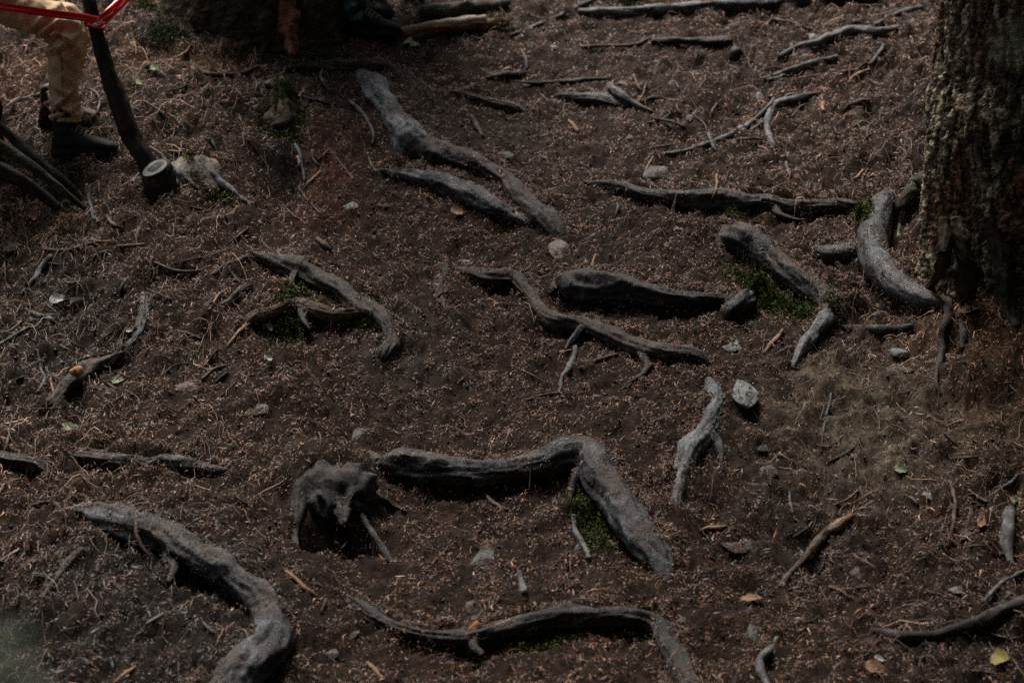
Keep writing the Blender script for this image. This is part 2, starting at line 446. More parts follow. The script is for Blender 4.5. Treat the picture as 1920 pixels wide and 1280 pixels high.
def catmull(P, n_per):
    P = np.asarray(P, float)
    Q = np.vstack([2 * P[0] - P[1], P, 2 * P[-1] - P[-2]])
    out = []
    for i in range(1, len(Q) - 2):
        p0, p1, p2, p3 = Q[i - 1], Q[i], Q[i + 1], Q[i + 2]
        t = np.linspace(0, 1, n_per, endpoint=False)[:, None]
        out.append(.5 * ((2 * p1) + (-p0 + p2) * t + (2 * p0 - 5 * p1 + 4 * p2 - p3) * t ** 2 + (-p0 + 3 * p1 - 3 * p2 + p3) * t ** 3))
    out.append(P[-1][None])
    return np.vstack(out)

def path_from_px(pts, G=None, deflift=-.1):
    C = []
    for q in pts:
        px, py, r = q[:3]
        lf = q[3] if len(q) > 3 else deflift
        p = at(px, py, 0, G); rm = r * mpp(p)
        p = at(px, py, lf * rm, G)
        C.append([p[0], p[1], p[2], rm])
    return np.array(C)

def step_terrain(C, s, hi=None, wu=.16, wd=.13):
    global H
    if s <= 0: return
    L = catmull(C, 8)
    x0, x1 = L[:, 0].min() - .6, L[:, 0].max() + .6
    y0, y1 = L[:, 1].min() - .6, L[:, 1].max() + .6
    i0, i1 = np.searchsorted(XS, [x0, x1]); j0, j1 = np.searchsorted(YS, [y0, y1])
    gx, gy = GX[j0:j1, i0:i1], GY[j0:j1, i0:i1]
    best = np.full(gx.shape, 1e9); sg = np.zeros(gx.shape); wt = np.zeros(gx.shape); rr = np.full(gx.shape, .03)
    n = len(L) - 1
    for k in range(n):
        a, b = L[k, :2], L[k + 1, :2]
        d = b - a; l2 = d @ d + 1e-12
        t = np.clip(((gx - a[0]) * d[0] + (gy - a[1]) * d[1]) / l2, 0, 1)
        ex = gx - a[0] - t * d[0]; ey = gy - a[1] - t * d[1]
        dist = np.sqrt(ex * ex + ey * ey)
        nx, ny = -d[1], d[0]
        if ny < 0 or (abs(ny) < .15 * abs(nx) and nx < 0): nx, ny = -nx, -ny
        nl = math.hypot(nx, ny) + 1e-9
        side = (ex * nx + ey * ny) / nl
        m = dist < best
        best[m] = dist[m]; sg[m] = side[m]
        f = (k + t) / n
        wt[m] = (np.clip(np.minimum(f, 1 - f) * 5, 0, 1) * (.45 + .55 * ny / nl))[m]
        rr[m] = L[k, 3]
    sh = np.tanh(sg / (.5 * rr))
    up = np.clip(sh, 0, 1) * np.exp(-(best / wu) ** 1.3)
    dn = np.clip(-sh, 0, 1) * np.exp(-(best / wd) ** 1.1)
    H[j0:j1, i0:i1] += wt * (np.minimum(.95 * rr, 1.0 * s) * up - 1.0 * s * dn)

RC = [path_from_px(r[3]) for r in ROOTS]
for r, C in zip(ROOTS, RC): step_terrain(C, r[1])
# roots of the tree on the right
TR = [
 ('root_wet', .07, 'smooth wet grey root arching down from the mossy bend', [(1668, 366, 12, .6), (1652, 392, 24, .8), (1640, 432, 27, .7), (1638, 475, 29, .6), (1658, 515, 30, .5), (1695, 548, 28, .3), (1740, 566, 20, .1), (1775, 572, 10, -.5)]),
 ('root_wet', .05, 'short dark root passing under the smooth wet root', [(1530, 468, 10, -.5), (1560, 478, 18, .2), (1595, 474, 20, .3), (1630, 460, 20, .2)]),
]
TC = [path_from_px(r[3]) for r in TR]
for r, C in zip(TR, TC): step_terrain(C, r[1])
blob(642, 1005, .15, .10, -.20, 3)
blob(600, 880, .22, .10, .05, 2.5)         # hollow below the stump with the cave
blob(1860, 735, .16, .05, -.08, 2.5)       # dark ledge on the right bank
blob(540, 620, .14, .10, -.05, 2.5)
blob(1430, 575, .16, .12, -.04, 2.5)
# fine relief
fade = np.clip(1.4 - np.maximum(np.abs(GX) - 2.7, 0) / 3 - np.maximum(np.abs(GY) - 3.6, 0) / 4, 0, 1)
bank = np.clip(np.abs(GX + .05) / 1.6 - .35, 0, 1)
H = H + fade * ((.010 + .010 * bank) * samp(N_MID, GX / 3.1, GY / 3.1) + (.0045 + .0035 * bank) * samp(N_FINE, GX / 2.3 + .3, GY / 2.3) + .0035 * samp(N_FINE, GX / 1.2, GY / 1.2 + .4))

# ------------------------------------------------------------------ colour regions of soil and litter
REG = []
def region(px, py, rx, ry, soil, lit, amt=1.0):
    c = at(px, py); s = mpp(c)
    # ground length seen per pixel along y is larger
    REG.append((c[0], c[1], rx * s, ry * s * 1.9, np.array(soil), np.array(lit), amt))
region(1850, 620, 150, 85, (0.068, 0.034, 0.017), (.40, .19, .085), 1.0)
region(1870, 780, 120, 60, (0.074, 0.050, 0.028), (.2, .11, .06), .9)
region(1610, 790, 170, 120, (0.125, 0.096, 0.068), (.24, .17, .115), .95)
region(1490, 1020, 160, 110, (0.037, 0.028, 0.022), (.13, .085, .06), .5)
region(600, 350, 70, 90, (0.062, 0.019, 0.011), (.16, .055, .03), .9)
region(120, 430, 90, 45, (0.043, 0.028, 0.015), (.30, .16, .08), .9)
region(60, 130, 120, 70, (0.056, 0.028, 0.017), (.38, .18, .09), .9)
region(340, 110, 150, 40, (0.050, 0.025, 0.012), (.36, .17, .075), .9)
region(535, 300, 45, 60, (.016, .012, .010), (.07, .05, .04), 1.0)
region(640, 180, 140, 60, (0.037, 0.024, 0.017), (.22, .12, .07), .5)
region(100, 620, 150, 130, (0.022, 0.017, 0.014), (.11, .095, .075), .7)
region(1700, 200, 110, 130, (0.031, 0.020, 0.015), (.20, .10, .055), .7)
region(1690, 470, 60, 40, (0.037, 0.022, 0.012), (.27, .14, .07), .9)
region(760, 640, 90, 110, (0.046, 0.035, 0.029), (.12, .085, .065), .6)
region(900, 250, 150, 70, (0.046, 0.032, 0.026), (.13, .085, .062), .5)
region(250, 1130, 330, 170, (0.014, 0.011, 0.009), (.06, .045, .036), .9)  # lower left soil and litter painted darker for the corner's shade and vignette
region(560, 860, 80, 50, (0.037, 0.025, 0.017), (.22, .14, .08), .7)
region(1830, 1180, 150, 100, (0.019, 0.015, 0.012), (.10, .07, .05), .6)
region(1300, 110, 260, 60, (0.046, 0.028, 0.022), (.13, .075, .055), .6)
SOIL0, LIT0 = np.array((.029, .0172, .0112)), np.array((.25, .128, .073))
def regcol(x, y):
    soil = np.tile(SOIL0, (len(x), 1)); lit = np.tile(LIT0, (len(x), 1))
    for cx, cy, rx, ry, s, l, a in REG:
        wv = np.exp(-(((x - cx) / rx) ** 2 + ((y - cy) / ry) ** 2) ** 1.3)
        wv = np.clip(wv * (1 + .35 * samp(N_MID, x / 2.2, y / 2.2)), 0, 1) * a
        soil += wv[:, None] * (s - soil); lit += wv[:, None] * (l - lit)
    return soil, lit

nx, ny = len(XS), len(YS)
V = np.stack([GX.ravel(), GY.ravel(), H.ravel()], -1)
idx = np.arange(nx * ny).reshape(ny, nx)
F = np.stack([idx[:-1, :-1].ravel(), idx[:-1, 1:].ravel(), idx[1:, 1:].ravel(), idx[1:, :-1].ravel()], -1)
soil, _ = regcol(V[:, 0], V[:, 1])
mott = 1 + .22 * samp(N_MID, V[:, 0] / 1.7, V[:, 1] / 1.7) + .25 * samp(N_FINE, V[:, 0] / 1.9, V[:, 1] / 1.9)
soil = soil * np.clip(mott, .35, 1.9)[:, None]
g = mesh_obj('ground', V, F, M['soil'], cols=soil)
tag(g, kind='structure')

# ------------------------------------------------------------------ tubes
def tube(C, sides=20, spacing=.3, lump=.10, ridge=.06, seed=0, cap=True, squash=1.0, minstep=.005, wig=.0):
    """C rows x,y,z,r -> verts, quads"""
    r_ = np.random.default_rng(seed)
    L = catmull(C, 24)
    L[:, 3] = np.maximum(L[:, 3], .0006)
    seg = np.linalg.norm(np.diff(L[:, :3], axis=0), axis=1)
    s = np.concatenate([[0], np.cumsum(seg)])
    step = max(minstep, spacing * float(np.mean(L[:, 3])))
    n = max(6, int(s[-1] / step))
    ss = np.linspace(0, s[-1], n)
    R = np.stack([np.interp(ss, s, L[:, i]) for i in range(4)], -1)
    o1, o2, o3 = r_.random(3)
    ln = samp(N_BIG, np.full(n, o1), ss / 1.6 + o2)
    R[:, 3] *= np.clip(1 + lump * ln, .6, 1.5)
    if wig:
        wk = .9 if R[:, 3].max() > .012 else .5
        R[:, 0] += wig * samp(N_BIG, np.full(n, o2), ss / wk + o1)
        R[:, 1] += wig * samp(N_BIG, np.full(n, o3), ss / wk + o2)
        R[:, 2] += .6 * wig * samp(N_BIG, np.full(n, o3), ss / wk + o3)
    T = np.gradient(R[:, :3], axis=0); T /= np.linalg.norm(T, axis=1)[:, None] + 1e-12
    up = np.array([0, 0, 1.0])
    A = np.cross(T, up)
    bad = np.linalg.norm(A, axis=1) < .1
    A[bad] = np.cross(T[bad], [1.0, 0, 0])
    for k in range(1, n):
        if A[k] @ A[k - 1] < 0 and bad.any(): A[k] = -A[k]
    A /= np.linalg.norm(A, axis=1)[:, None]
    B = np.cross(A, T)
    th = np.linspace(0, 2 * np.pi, sides, endpoint=False)
    rad = R[:, 3][:, None] * np.ones(sides)[None]
    tt = th[None] / (2 * np.pi)
    rm = float(R[:, 3].max())
    sv = ss[:, None] / (rm * 45)
    rad = rad * (1 + .9 * lump * samp(N_BIG, tt + o2 + 0 * sv, sv * 2 + o1) + .22 * lump * samp(N_MID, tt * 1.0 + o3, sv * .8 + o2 + 0 * tt))
    kn = r_.random((3, 3))
    for a_, b_, c_ in kn:       # a few knots and old branch scars
        dth = np.angle(np.exp(1j * (th[None] - a_ * 6.283))); dsn = (ss[:, None] - b_ * s[-1]) / (rm * (.5 + c_))
        rad = rad * (1 + 2.2 * lump * np.exp(-(dth / .55) ** 2 - dsn ** 2))
    rad = rad * (1 + ridge * samp(N_LONG, tt * 2 + o1 + 0 * ss[:, None], ss[:, None] / .8 + o2) + .4 * ridge * samp(N_FINE, tt * 1.0 + o3, ss[:, None] / 2.6 + o1 + 0 * tt))
    P = R[:, None, :3] + rad[..., None] * (np.cos(th)[None, :, None] * A[:, None] + squash * np.sin(th)[None, :, None] * B[:, None])
    V = P.reshape(-1, 3)
    a = np.arange(n * sides).reshape(n, sides)
    b = np.roll(a, -1, axis=1)
    F = np.stack([a[:-1].ravel(), a[1:].ravel(), b[1:].ravel(), b[:-1].ravel()], -1)
    if cap:
        V = np.vstack([V, R[0, :3] - T[0] * R[0, 3] * .35, R[-1, :3] + T[-1] * R[-1, 3] * .35])
        c0, c1 = len(V) - 2, len(V) - 1
        F = [tuple(f) for f in F.tolist()]
        F += [(c0, int(a[0, (k + 1) % sides]), int(a[0, k]))[::-1] for k in range(sides)]
        F += [(c1, int(a[-1, k]), int(a[-1, (k + 1) % sides]))[::-1] for k in range(sides)]
    return V, F

# heights of things the litter can lie on
HR = H.copy()
ONROOT = np.zeros(H.shape, dtype=bool)
def splat(C, frac=.93):
    L = catmull(C, 24)
    for x, y, z, r in L:
        if abs(x) > 2.7 or not -3.2 < y < 3.5: continue
        i0, i1 = np.searchsorted(XS, [x - r, x + r]); j0, j1 = np.searchsorted(YS, [y - r, y + r])
        gx, gy = GX[j0:j1, i0:i1], GY[j0:j1, i0:i1]
        q = (r * frac) ** 2 - (gx - x) ** 2 - (gy - y) ** 2
        zz = np.where(q > 0, z + np.sqrt(np.maximum(q, 0)), -99)
        sub = HR[j0:j1, i0:i1]; m = zz > sub
        sub[m] = zz[m]; ONROOT[j0:j1, i0:i1] |= m

def mixed_root_mats():
    pass
def taper(C):
    D = catmull(C, 3); n = len(D); f = np.arange(n) / (n - 1)
    e = np.minimum(f, 1 - f) / .10
    k = np.clip(e, 0, 1)
    D[:, 2] -= (1 - k) ** 1.5 * D[:, 3] * .7
    D[:, 3] *= .45 + .55 * np.sqrt(k)
    return D
for k, (r, C0) in enumerate(zip(ROOTS, RC)):
    C = taper(C0)
    mat = 'root_brown' if r[0] == 'root_mixed' else r[0]
    V, F = tube(C, 40 if C[:, 3].max() > .02 else 20, .15, .085, .065, seed=100 + k, minstep=.006, wig=.004)
    o = mesh_obj('exposed_root', V, F, M[mat])
    tag(o, r[2], 'root', 'exposed roots crossing the slope')
    splat(C)
    if r[0] == 'root_mixed':
        Cb = C[:11].copy(); Cb[:, 3] *= 1.05; Cb[:, 2] += .003
        Cb[-1, 3] *= .8
        V, F = tube(Cb, 40, .15, .085, .065, seed=100 + k, minstep=.006, wig=.004)
        mesh_obj('bleached_bark', V, F, M['root_pale'], o)
    if 'thick knobbly' in r[2]:
        Cb = C[18:].copy(); Cb[:, 3] *= 1.06; Cb[:, 2] += .002; Cb[0, 3] *= .8
        V, F = tube(Cb, 24, .15, .085, .065, seed=100 + k, minstep=.006, wig=.0)
        mesh_obj('bleached_bark', V, F, M['root_grey2'], o)
    if 'torn orange spot' in r[2]:
        c = at(898, 1180, .03); s = mpp(c)
        for dx in (-8, 10):
            Cc = np.array([[c[0] + (dx - 12) * s, c[1] - .012, c[2] + .0, .004], [c[0] + dx * s, c[1] - .006, c[2] + .002, .009], [c[0] + (dx + 14) * s, c[1] - .004, c[2] + .002, .004]])
            V, F = tube(Cc, 10, .3, .3, .2, seed=dx + 40)
            mesh_obj('torn_wood', V, F, M['wood_orange'], o)
    if 'split tan middle' in r[2]:
        Cc = path_from_px([(625, 125, 3, 1.4), (650, 122, 6, 1.3), (690, 121, 3, 1.4)])
        V, F = tube(Cc, 8, .4, .2, .1, seed=3)
        mesh_obj('split_wood', V, F, M['root_tan'], o)

SIDE = [
 ('winding brown root', 'root_brown', [(990, 545, 9, .2), (1004, 530, 6), (1022, 520, 4), (1036, 515, 2, -.8)]),
 ('winding brown root', 'root_brown', [(1095, 615, 8, 0), (1070, 640, 5), (1058, 655, 3, -.6)]),
 ('winding brown root', 'root_brown', [(1200, 655, 9, 0), (1212, 680, 6), (1206, 700, 5), (1180, 724, 3, -.8)]),
 ('thin upright brown', 'root_brown', [(826, 552, 7, .1), (810, 562, 5), (786, 570, 3, -.6)]),
 ('pale grey winding', 'root_grey', [(1325, 812, 12, .1), (1344, 826, 9), (1352, 848, 7), (1350, 868, 3, -.9)]),
 ('thick pale-backed', 'root_dark', [(300, 1015, 16, -.2), (318, 1042, 12), (324, 1068, 9), (318, 1092, 5, -.8)]),
 ('thick pale-backed', 'root_tan', [(195, 955, 3, .3), (232, 968, 3, 8), (256, 975, 3, 11), (258, 1000, 3, 10), (266, 1022, 3, 5), (280, 1042, 2, .5)]),
 ('thick pale-backed', 'root_brown', [(118, 948, 8, 0), (90, 940, 5), (60, 946, 3, -.6)]),
 ('massive grey root', 'root_dark', [(1092, 872, 16, .2), (1080, 896, 12, .1), (1072, 918, 7, -.3), (1068, 940, 4, -.9)]),
 ('massive grey root', 'root_grey', [(712, 868, 12, -.1), (690, 850, 8), (668, 838, 4, -.7)]),
 ('dark level root with', 'root_dark', [(1450, 388, 10, 0), (1462, 402, 6), (1485, 410, 4), (1510, 412, 2, -.8)]),
 ('long thick root running', 'root_brown', [(772, 262, 12, .1), (800, 262, 7), (828, 270, 4), (850, 282, 2, -.8)]),
 ('long thick root running', 'root_brown', [(1000, 392, 12, 0), (1028, 396, 8), (1048, 416, 5), (1062, 432, 3, -.6)]),
 ('thick knobbly', 'root_dark', [(1360, 436, 12, .6), (1352, 452, 11, .3), (1350, 468, 7, -.4)]),
 ('thick knobbly', 'root_dark', [(1530, 548, 13, .0), (1558, 545, 8), (1580, 552, 5), (1600, 566, 3, -.8)]),
 ('broad dark level', 'root_brown', [(1052, 522, 10, .6), (1038, 540, 9, .2), (1030, 552, 5, -.4)]),
 ('long dark level root along', 'root_dark', [(900, 1188, 14, .0), (890, 1212, 11), (905, 1228, 6, -.6)]),
 ('dark brown root left of centre', 'root_dark', [(560, 508, 11, 0), (548, 530, 6), (565, 545, 4), (600, 560, 2, -.6)]),
 ('shorter grey root', 'root_grey', [(745, 330, 8, -.1), (722, 322, 5), (702, 322, 3, -.7)]),
]
ROOTOBJ = [o for o in COL.objects if o.name.startswith('exposed_root')]
for q, (key, mt, pts) in enumerate(SIDE):
    par = next(o for o in ROOTOBJ if o['label'].startswith(key))
    C = path_from_px(pts, H0)
    V, F = tube(C, 20, .2, .09, .07, seed=300 + q, minstep=.005, wig=.003)
    mesh_obj('side_root', V, F, M[mt], par); splat(C)

# ------------------------------------------------------------------ the tree on the right
def trunk_mesh(cx, cy, z0, z1, R, flare, lobes, seed, nth=260, nz=240, amp=1.0, lean=0.0, cols=None):
    zz = np.concatenate([np.linspace(z0, z0 + 2.0, nz), np.linspace(z0 + 2.1, z1, 40)])
    th = np.linspace(0, 2 * np.pi, nth, endpoint=False)
    T, Z = np.meshgrid(th, zz)
    h = Z - z0
    rad = R * (1 - .012 * h) + 0 * T
    f = np.exp(-np.maximum(h - .25, 0) / .20)
    rad += flare * f * (.35 + .65 * sum(a * np.exp(-((np.angle(np.exp(1j * (T - t0)))) / wd) ** 2) for t0, wd, a in lobes))
    u, v = T / (2 * np.pi), h / (2 * np.pi * R)
    big = samp(N_BARK, u * 3 + seed * .13, v * 3) + .35 * samp(N_MID, u * 2, v * 2)
    plates = np.tanh(2.2 * big)
    rad += amp * (.0042 * plates + .0025 * samp(N_SCALE, u * 2, v * 2 + seed * .3) + .0025 * samp(N_FINE, u * 3, v * 3) + .012 * samp(N_BIG, u, v))
    if cols is not None:
        red, tan, crev = [np.array(c) for c in cols]
        pm = np.clip(.5 + .6 * plates, 0, 1)[..., None]
        big2 = np.clip(.5 + 1.1 * (samp(N_BARK, u * 1 + .37, v * .7 + .2) - .25), 0, 1)[..., None]
        cc = crev + pm * ((tan + big2 * (red - tan)) - crev)
        cc = cc * np.clip(1 + .35 * samp(N_SCALE, u * 3, v * 3 + .1) + .2 * samp(N_FINE, u * 3, v * 3), .35, 1.9)[..., None]
        trunk_mesh.cols = cc.reshape(-1, 3)
    X = cx + rad * np.cos(T) + lean * h; Y = cy + rad * np.sin(T)
    V = np.stack([X.ravel(), Y.ravel(), Z.ravel()], -1)
    a = np.arange(len(V)).reshape(Z.shape); b = np.roll(a, -1, 1)
    F = np.stack([a[:-1].ravel(), b[:-1].ravel(), b[1:].ravel(), a[1:].ravel()], -1)
    return V, F

def needle_crown(center, n, spread, mat, name, parent, seed):
    r = np.random.default_rng(seed)
    # boughs: drooping sprays of small leaf quads
    Vs, Fs = [], []
    nb = 26
    per = n // nb
    for b in range(nb):
        ang = r.random() * 2 * np.pi; ln = spread * (.5 + .6 * r.random())
        base = np.array(center) + [0, 0, r.uniform(-spread * .9, spread * .9)]
        t = r.random(per) ** .7
        side = r.normal(0, .14, per) * (1 + t)
        d = np.array([math.cos(ang), math.sin(ang), 0]); sdv = np.array([-d[1], d[0], 0])
        P = base + t[:, None] * ln * d + side[:, None] * sdv
        P[:, 2] += -.35 * ln * t ** 1.6 + r.normal(0, .05, per) - abs(side) * .5
        a = r.normal(size=(per, 3)); a /= np.linalg.norm(a, axis=1)[:, None]
        c = np.cross(a, r.normal(size=(per, 3))); c /= np.linalg.norm(c, axis=1)[:, None]
        l = r.uniform(.05, .12, per)[:, None]; wd = l * .28
        k0 = sum(len(q) for q in Vs)
        Vs.append(np.concatenate([P, P + a * l * .5 + c * wd, P + a * l, P + a * l * .5 - c * wd]))
        i = np.arange(per) + k0
        Fs.append(np.stack([i, i + per, i + 2 * per, i + 3 * per], -1))
    return mesh_obj(name, np.vstack(Vs), np.vstack(Fs), mat, parent, smooth=False)

base = at(1925, 545)
tb = np.array([at(1735, 520)[0] + .40, base[1] + .35])
tz = float(hgt(tb[0], tb[1])) - .22
tree = empty('conifer_tree', (tb[0], tb[1], tz + .2), 'large conifer trunk with flaky olive brown bark filling the right edge', 'tree', 'conifers standing on the slope')
def child_local(o):
    o.matrix_parent_inverse = o.parent.matrix_world.inverted() if False else o.matrix_parent_inverse
    return o
OFF = np.array(tree.location)
V, F = trunk_mesh(tb[0], tb[1], tz - .3, tz + 14, .385, .18, [(math.radians(185), .32, .55), (math.radians(250), .3, .25), (math.radians(20), .5, .6)], 1, cols=((.19, .10, .055), (.34, .29, .19), (.08, .055, .035)), nth=300, nz=300)
mesh_obj('trunk', V - OFF, F, M['trunk_bark'], tree, cols=trunk_mesh.cols)
for (mt, s, lb, pts), C in zip(TR, TC):
    V, F = tube(C, 28, .25, .05, .05, seed=len(lb), minstep=.006, wig=.002)
    o = mesh_obj('root', V - OFF, F, M[mt], tree); o['label'] = lb
    splat(C)
C = path_from_px([(1762, 330, 20, 4.5), (1735, 345, 17, 2.2), (1712, 362, 14, 1.2), (1690, 385, 9, .5), (1678, 400, 5, .0)], H)
C[0, 1] = tb[1] - .15
V, F = tube(C, 20, .25, .12, .14, seed=77, minstep=.006)
o = mesh_obj('root', V - OFF, F, M['root_mossy'], tree); o['label'] = 'mossy buttress root at the left foot of the trunk'
splat(C)
for q, pts in enumerate([[(1790, 490, 30, 3.2), (1800, 530, 26, 1.2), (1812, 566, 17, .2), (1818, 600, 8, -.8)], [(1862, 500, 32, 3.0), (1874, 540, 26, 1.0), (1892, 580, 16, .0), (1905, 615, 8, -.8)], [(1752, 480, 20, 2.8), (1746, 520, 16, 1.0), (1738, 545, 10, -.2), (1728, 560, 5, -.8)]]):
    C = path_from_px(pts, H0)
    C[0, 1] = tb[1] - .34; C[0, 2] = tz + .40; C[0, 3] *= .6; C[1, 1] = tb[1] - .40; C[1, 2] = tz + .24; C[:, 3] *= .75
    V, F = tube(C, 24, .2, .12, .16, seed=140 + q, minstep=.006)
    mesh_obj('buttress', V - OFF, F, M['trunk_dark'], tree)
C = path_from_px([(1690, 395, 3, 1), (1686, 420, 3, .6), (1684, 445, 2.5, 0)], H)
V, F = tube(C, 8, .5, .1, .1, seed=78)
o = mesh_obj('rootlet', V - OFF, F, M['lichen'], tree)
for k, (hz, ang, ln) in enumerate([(9.2, 200, 1.6), (9.8, 320, 1.8), (10.5, 90, 1.7), (11.2, 20, 1.6), (11.8, 240, 1.5), (12.6, 150, 1.4)]):
    a = math.radians(ang)
    C = np.array([[tb[0] + .3 * math.cos(a), tb[1] + .3 * math.sin(a), tz + hz, .045], [tb[0] + (.3 + ln * .5) * math.cos(a), tb[1] + (.3 + ln * .5) * math.sin(a), tz + hz + .05, .03], [tb[0] + (.3 + ln) * math.cos(a), tb[1] + (.3 + ln) * math.sin(a), tz + hz - .25, .008]])
    V, F = tube(C, 8, .8, .1, .05, seed=k)
    mesh_obj('limb', V - OFF, F, M['trunk_dark'], tree)
o = needle_crown((tb[0] - OFF[0], tb[1] - OFF[1], 12.0), 9000, 2.3, M['leaf_dark'], 'crown', tree, 5)

# ------------------------------------------------------------------ the big tree, upper left
bb = at(455, 112)
b2 = np.array([bb[0], bb[1] + .56]); bz = float(hgt(b2[0], b2[1])) - .15
tree2 = empty('conifer_tree', (b2[0], b2[1], bz), 'dark mossy tree base with spreading root flares at the top left of centre', 'tree', 'conifers standing on the slope')
OFF2 = np.array(tree2.location)
V, F = trunk_mesh(b2[0], b2[1], bz - .45, bz + 13.5, .42, .46, [(math.radians(200), .28, 1.0), (math.radians(235), .2, .35), (math.radians(268), .2, .45), (math.radians(300), .16, .6), (math.radians(330), .22, .9), (math.radians(60), .5, .8)], 3, amp=1.6)
mesh_obj('trunk', V - OFF2, F, M['trunk_dark'], tree2)
o = needle_crown((0, 0, 11.5), 9000, 2.3, M['leaf_dark'], 'crown', tree2, 6)
# red rotten strip on its front
yf = b2[1] - .50
Cs = np.array([list(pt(535, -40, yf + .06)) + [.022], list(pt(538, 10, yf + .02)) + [.026], list(pt(543, 45, yf - .03)) + [.028], list(pt(548, 80, yf - .10)) + [.026], list(pt(550, 106, yf - .16)) + [.016]])
V, F = tube(Cs, 14, .25, .3, .25, seed=21)
mesh_obj('rotten_wood_strip', V - OFF2, F, M['wood_red'], tree2)


# the forest round the clearing, outside the frame: it shades the slope from the camera's side and the right
def far_crown(parent, hh, rad, seed, n=3000, z0=1.2):
    r = np.random.default_rng(seed)
    z = z0 + (hh - z0) * r.random(n) ** 1.1
    R = rad * (1 - (z - z0) / (hh - z0)) ** .7 + .15
    a = r.uniform(0, 2 * np.pi, n); q = R * r.random(n) ** .45
    P = np.stack([q * np.cos(a), q * np.sin(a), z - .3 * q + r.normal(0, .1, n)], -1)
    d = np.stack([np.cos(a), np.sin(a), -.35 + r.normal(0, .3, n)], -1) + r.normal(0, .4, (n, 3)); d /= np.linalg.norm(d, axis=1)[:, None]
    c = np.cross(d, r.normal(size=(n, 3))); c /= np.linalg.norm(c, axis=1)[:, None]
    l = r.uniform(.3, .6, n)[:, None]; wd = l * .24
    V = np.concatenate([P, P + d * l * .5 + c * wd, P + d * l, P + d * l * .5 - c * wd])
    i = np.arange(n); F = np.stack([i, i + n, i + 2 * n, i + 3 * n], -1)
    return mesh_obj('crown', V, F, M['leaf_dark'], parent, smooth=False)
rf = random.Random(4)
spots = [(x, y) for x, y in [(-9, -10), (-6, -12), (-3.5, -11), (-1.2, -12.5), (1.4, -11.2), (4, -12), (6.5, -10.5), (9, -12), (5.4, -7.5), (7.2, -4.2), (6.2, -1), (7.4, 2.4), (-6.4, -7.6), (-8, -4.5), (8.4, 6), (-2.4, -15), (2.8, -15.5), (0, -18), (-6, -16), (7, -16), (5.2, 1.2), (4.6, -3.4)]]
protos = []
for k, (x, y) in enumerate(spots):
    z = float(hgt(x, y))
    t_ = empty('conifer_tree', (x, y, z), 'dark conifer of the surrounding forest, outside the picture', 'tree', 'conifers round the clearing')
    if k < 3:
        V, F = tube(np.array([[0, 0, -.2, .22], [.05, 0, 4, .17], [0, .05, 10, .09], [0, 0, 15, .02]]), 12, 1.2, .08, .05, seed=k)
        protos.append((mesh_obj('trunk', V, F, M['trunk_dark'], t_), far_crown(t_, 15.5, 2.6, k + 70)))
    else:
        for src in protos[k % 3]:
            c_ = src.copy(); COL.objects.link(c_); c_.parent = t_
        t_.rotation_euler = (0, 0, rf.uniform(0, 6.28)); t_.scale = (1, 1, rf.uniform(.85, 1.2))

# ------------------------------------------------------------------ sticks, twigs, branches
def stick(name, mat, label, cat, pts, group=None, seed=None, deflift=.9, sides=None, lump=.12, parent=None, wig=.0015):
    C = path_from_px(pts, H, deflift)
    mx = C[:, 3].max()
    sides = sides or (16 if mx > .015 else (9 if mx > .006 else 6))
    V, F = tube(C, sides, .6 if mx > .01 else 1.6, lump, .05, seed=seed or (hash(label) if False else len(pts) * 7 + int(pts[0][0])), minstep=.008, wig=wig)
    o = mesh_obj(name, V, F, M[mat], parent)
    if not parent: tag(o, label, cat, group)
    return o, C

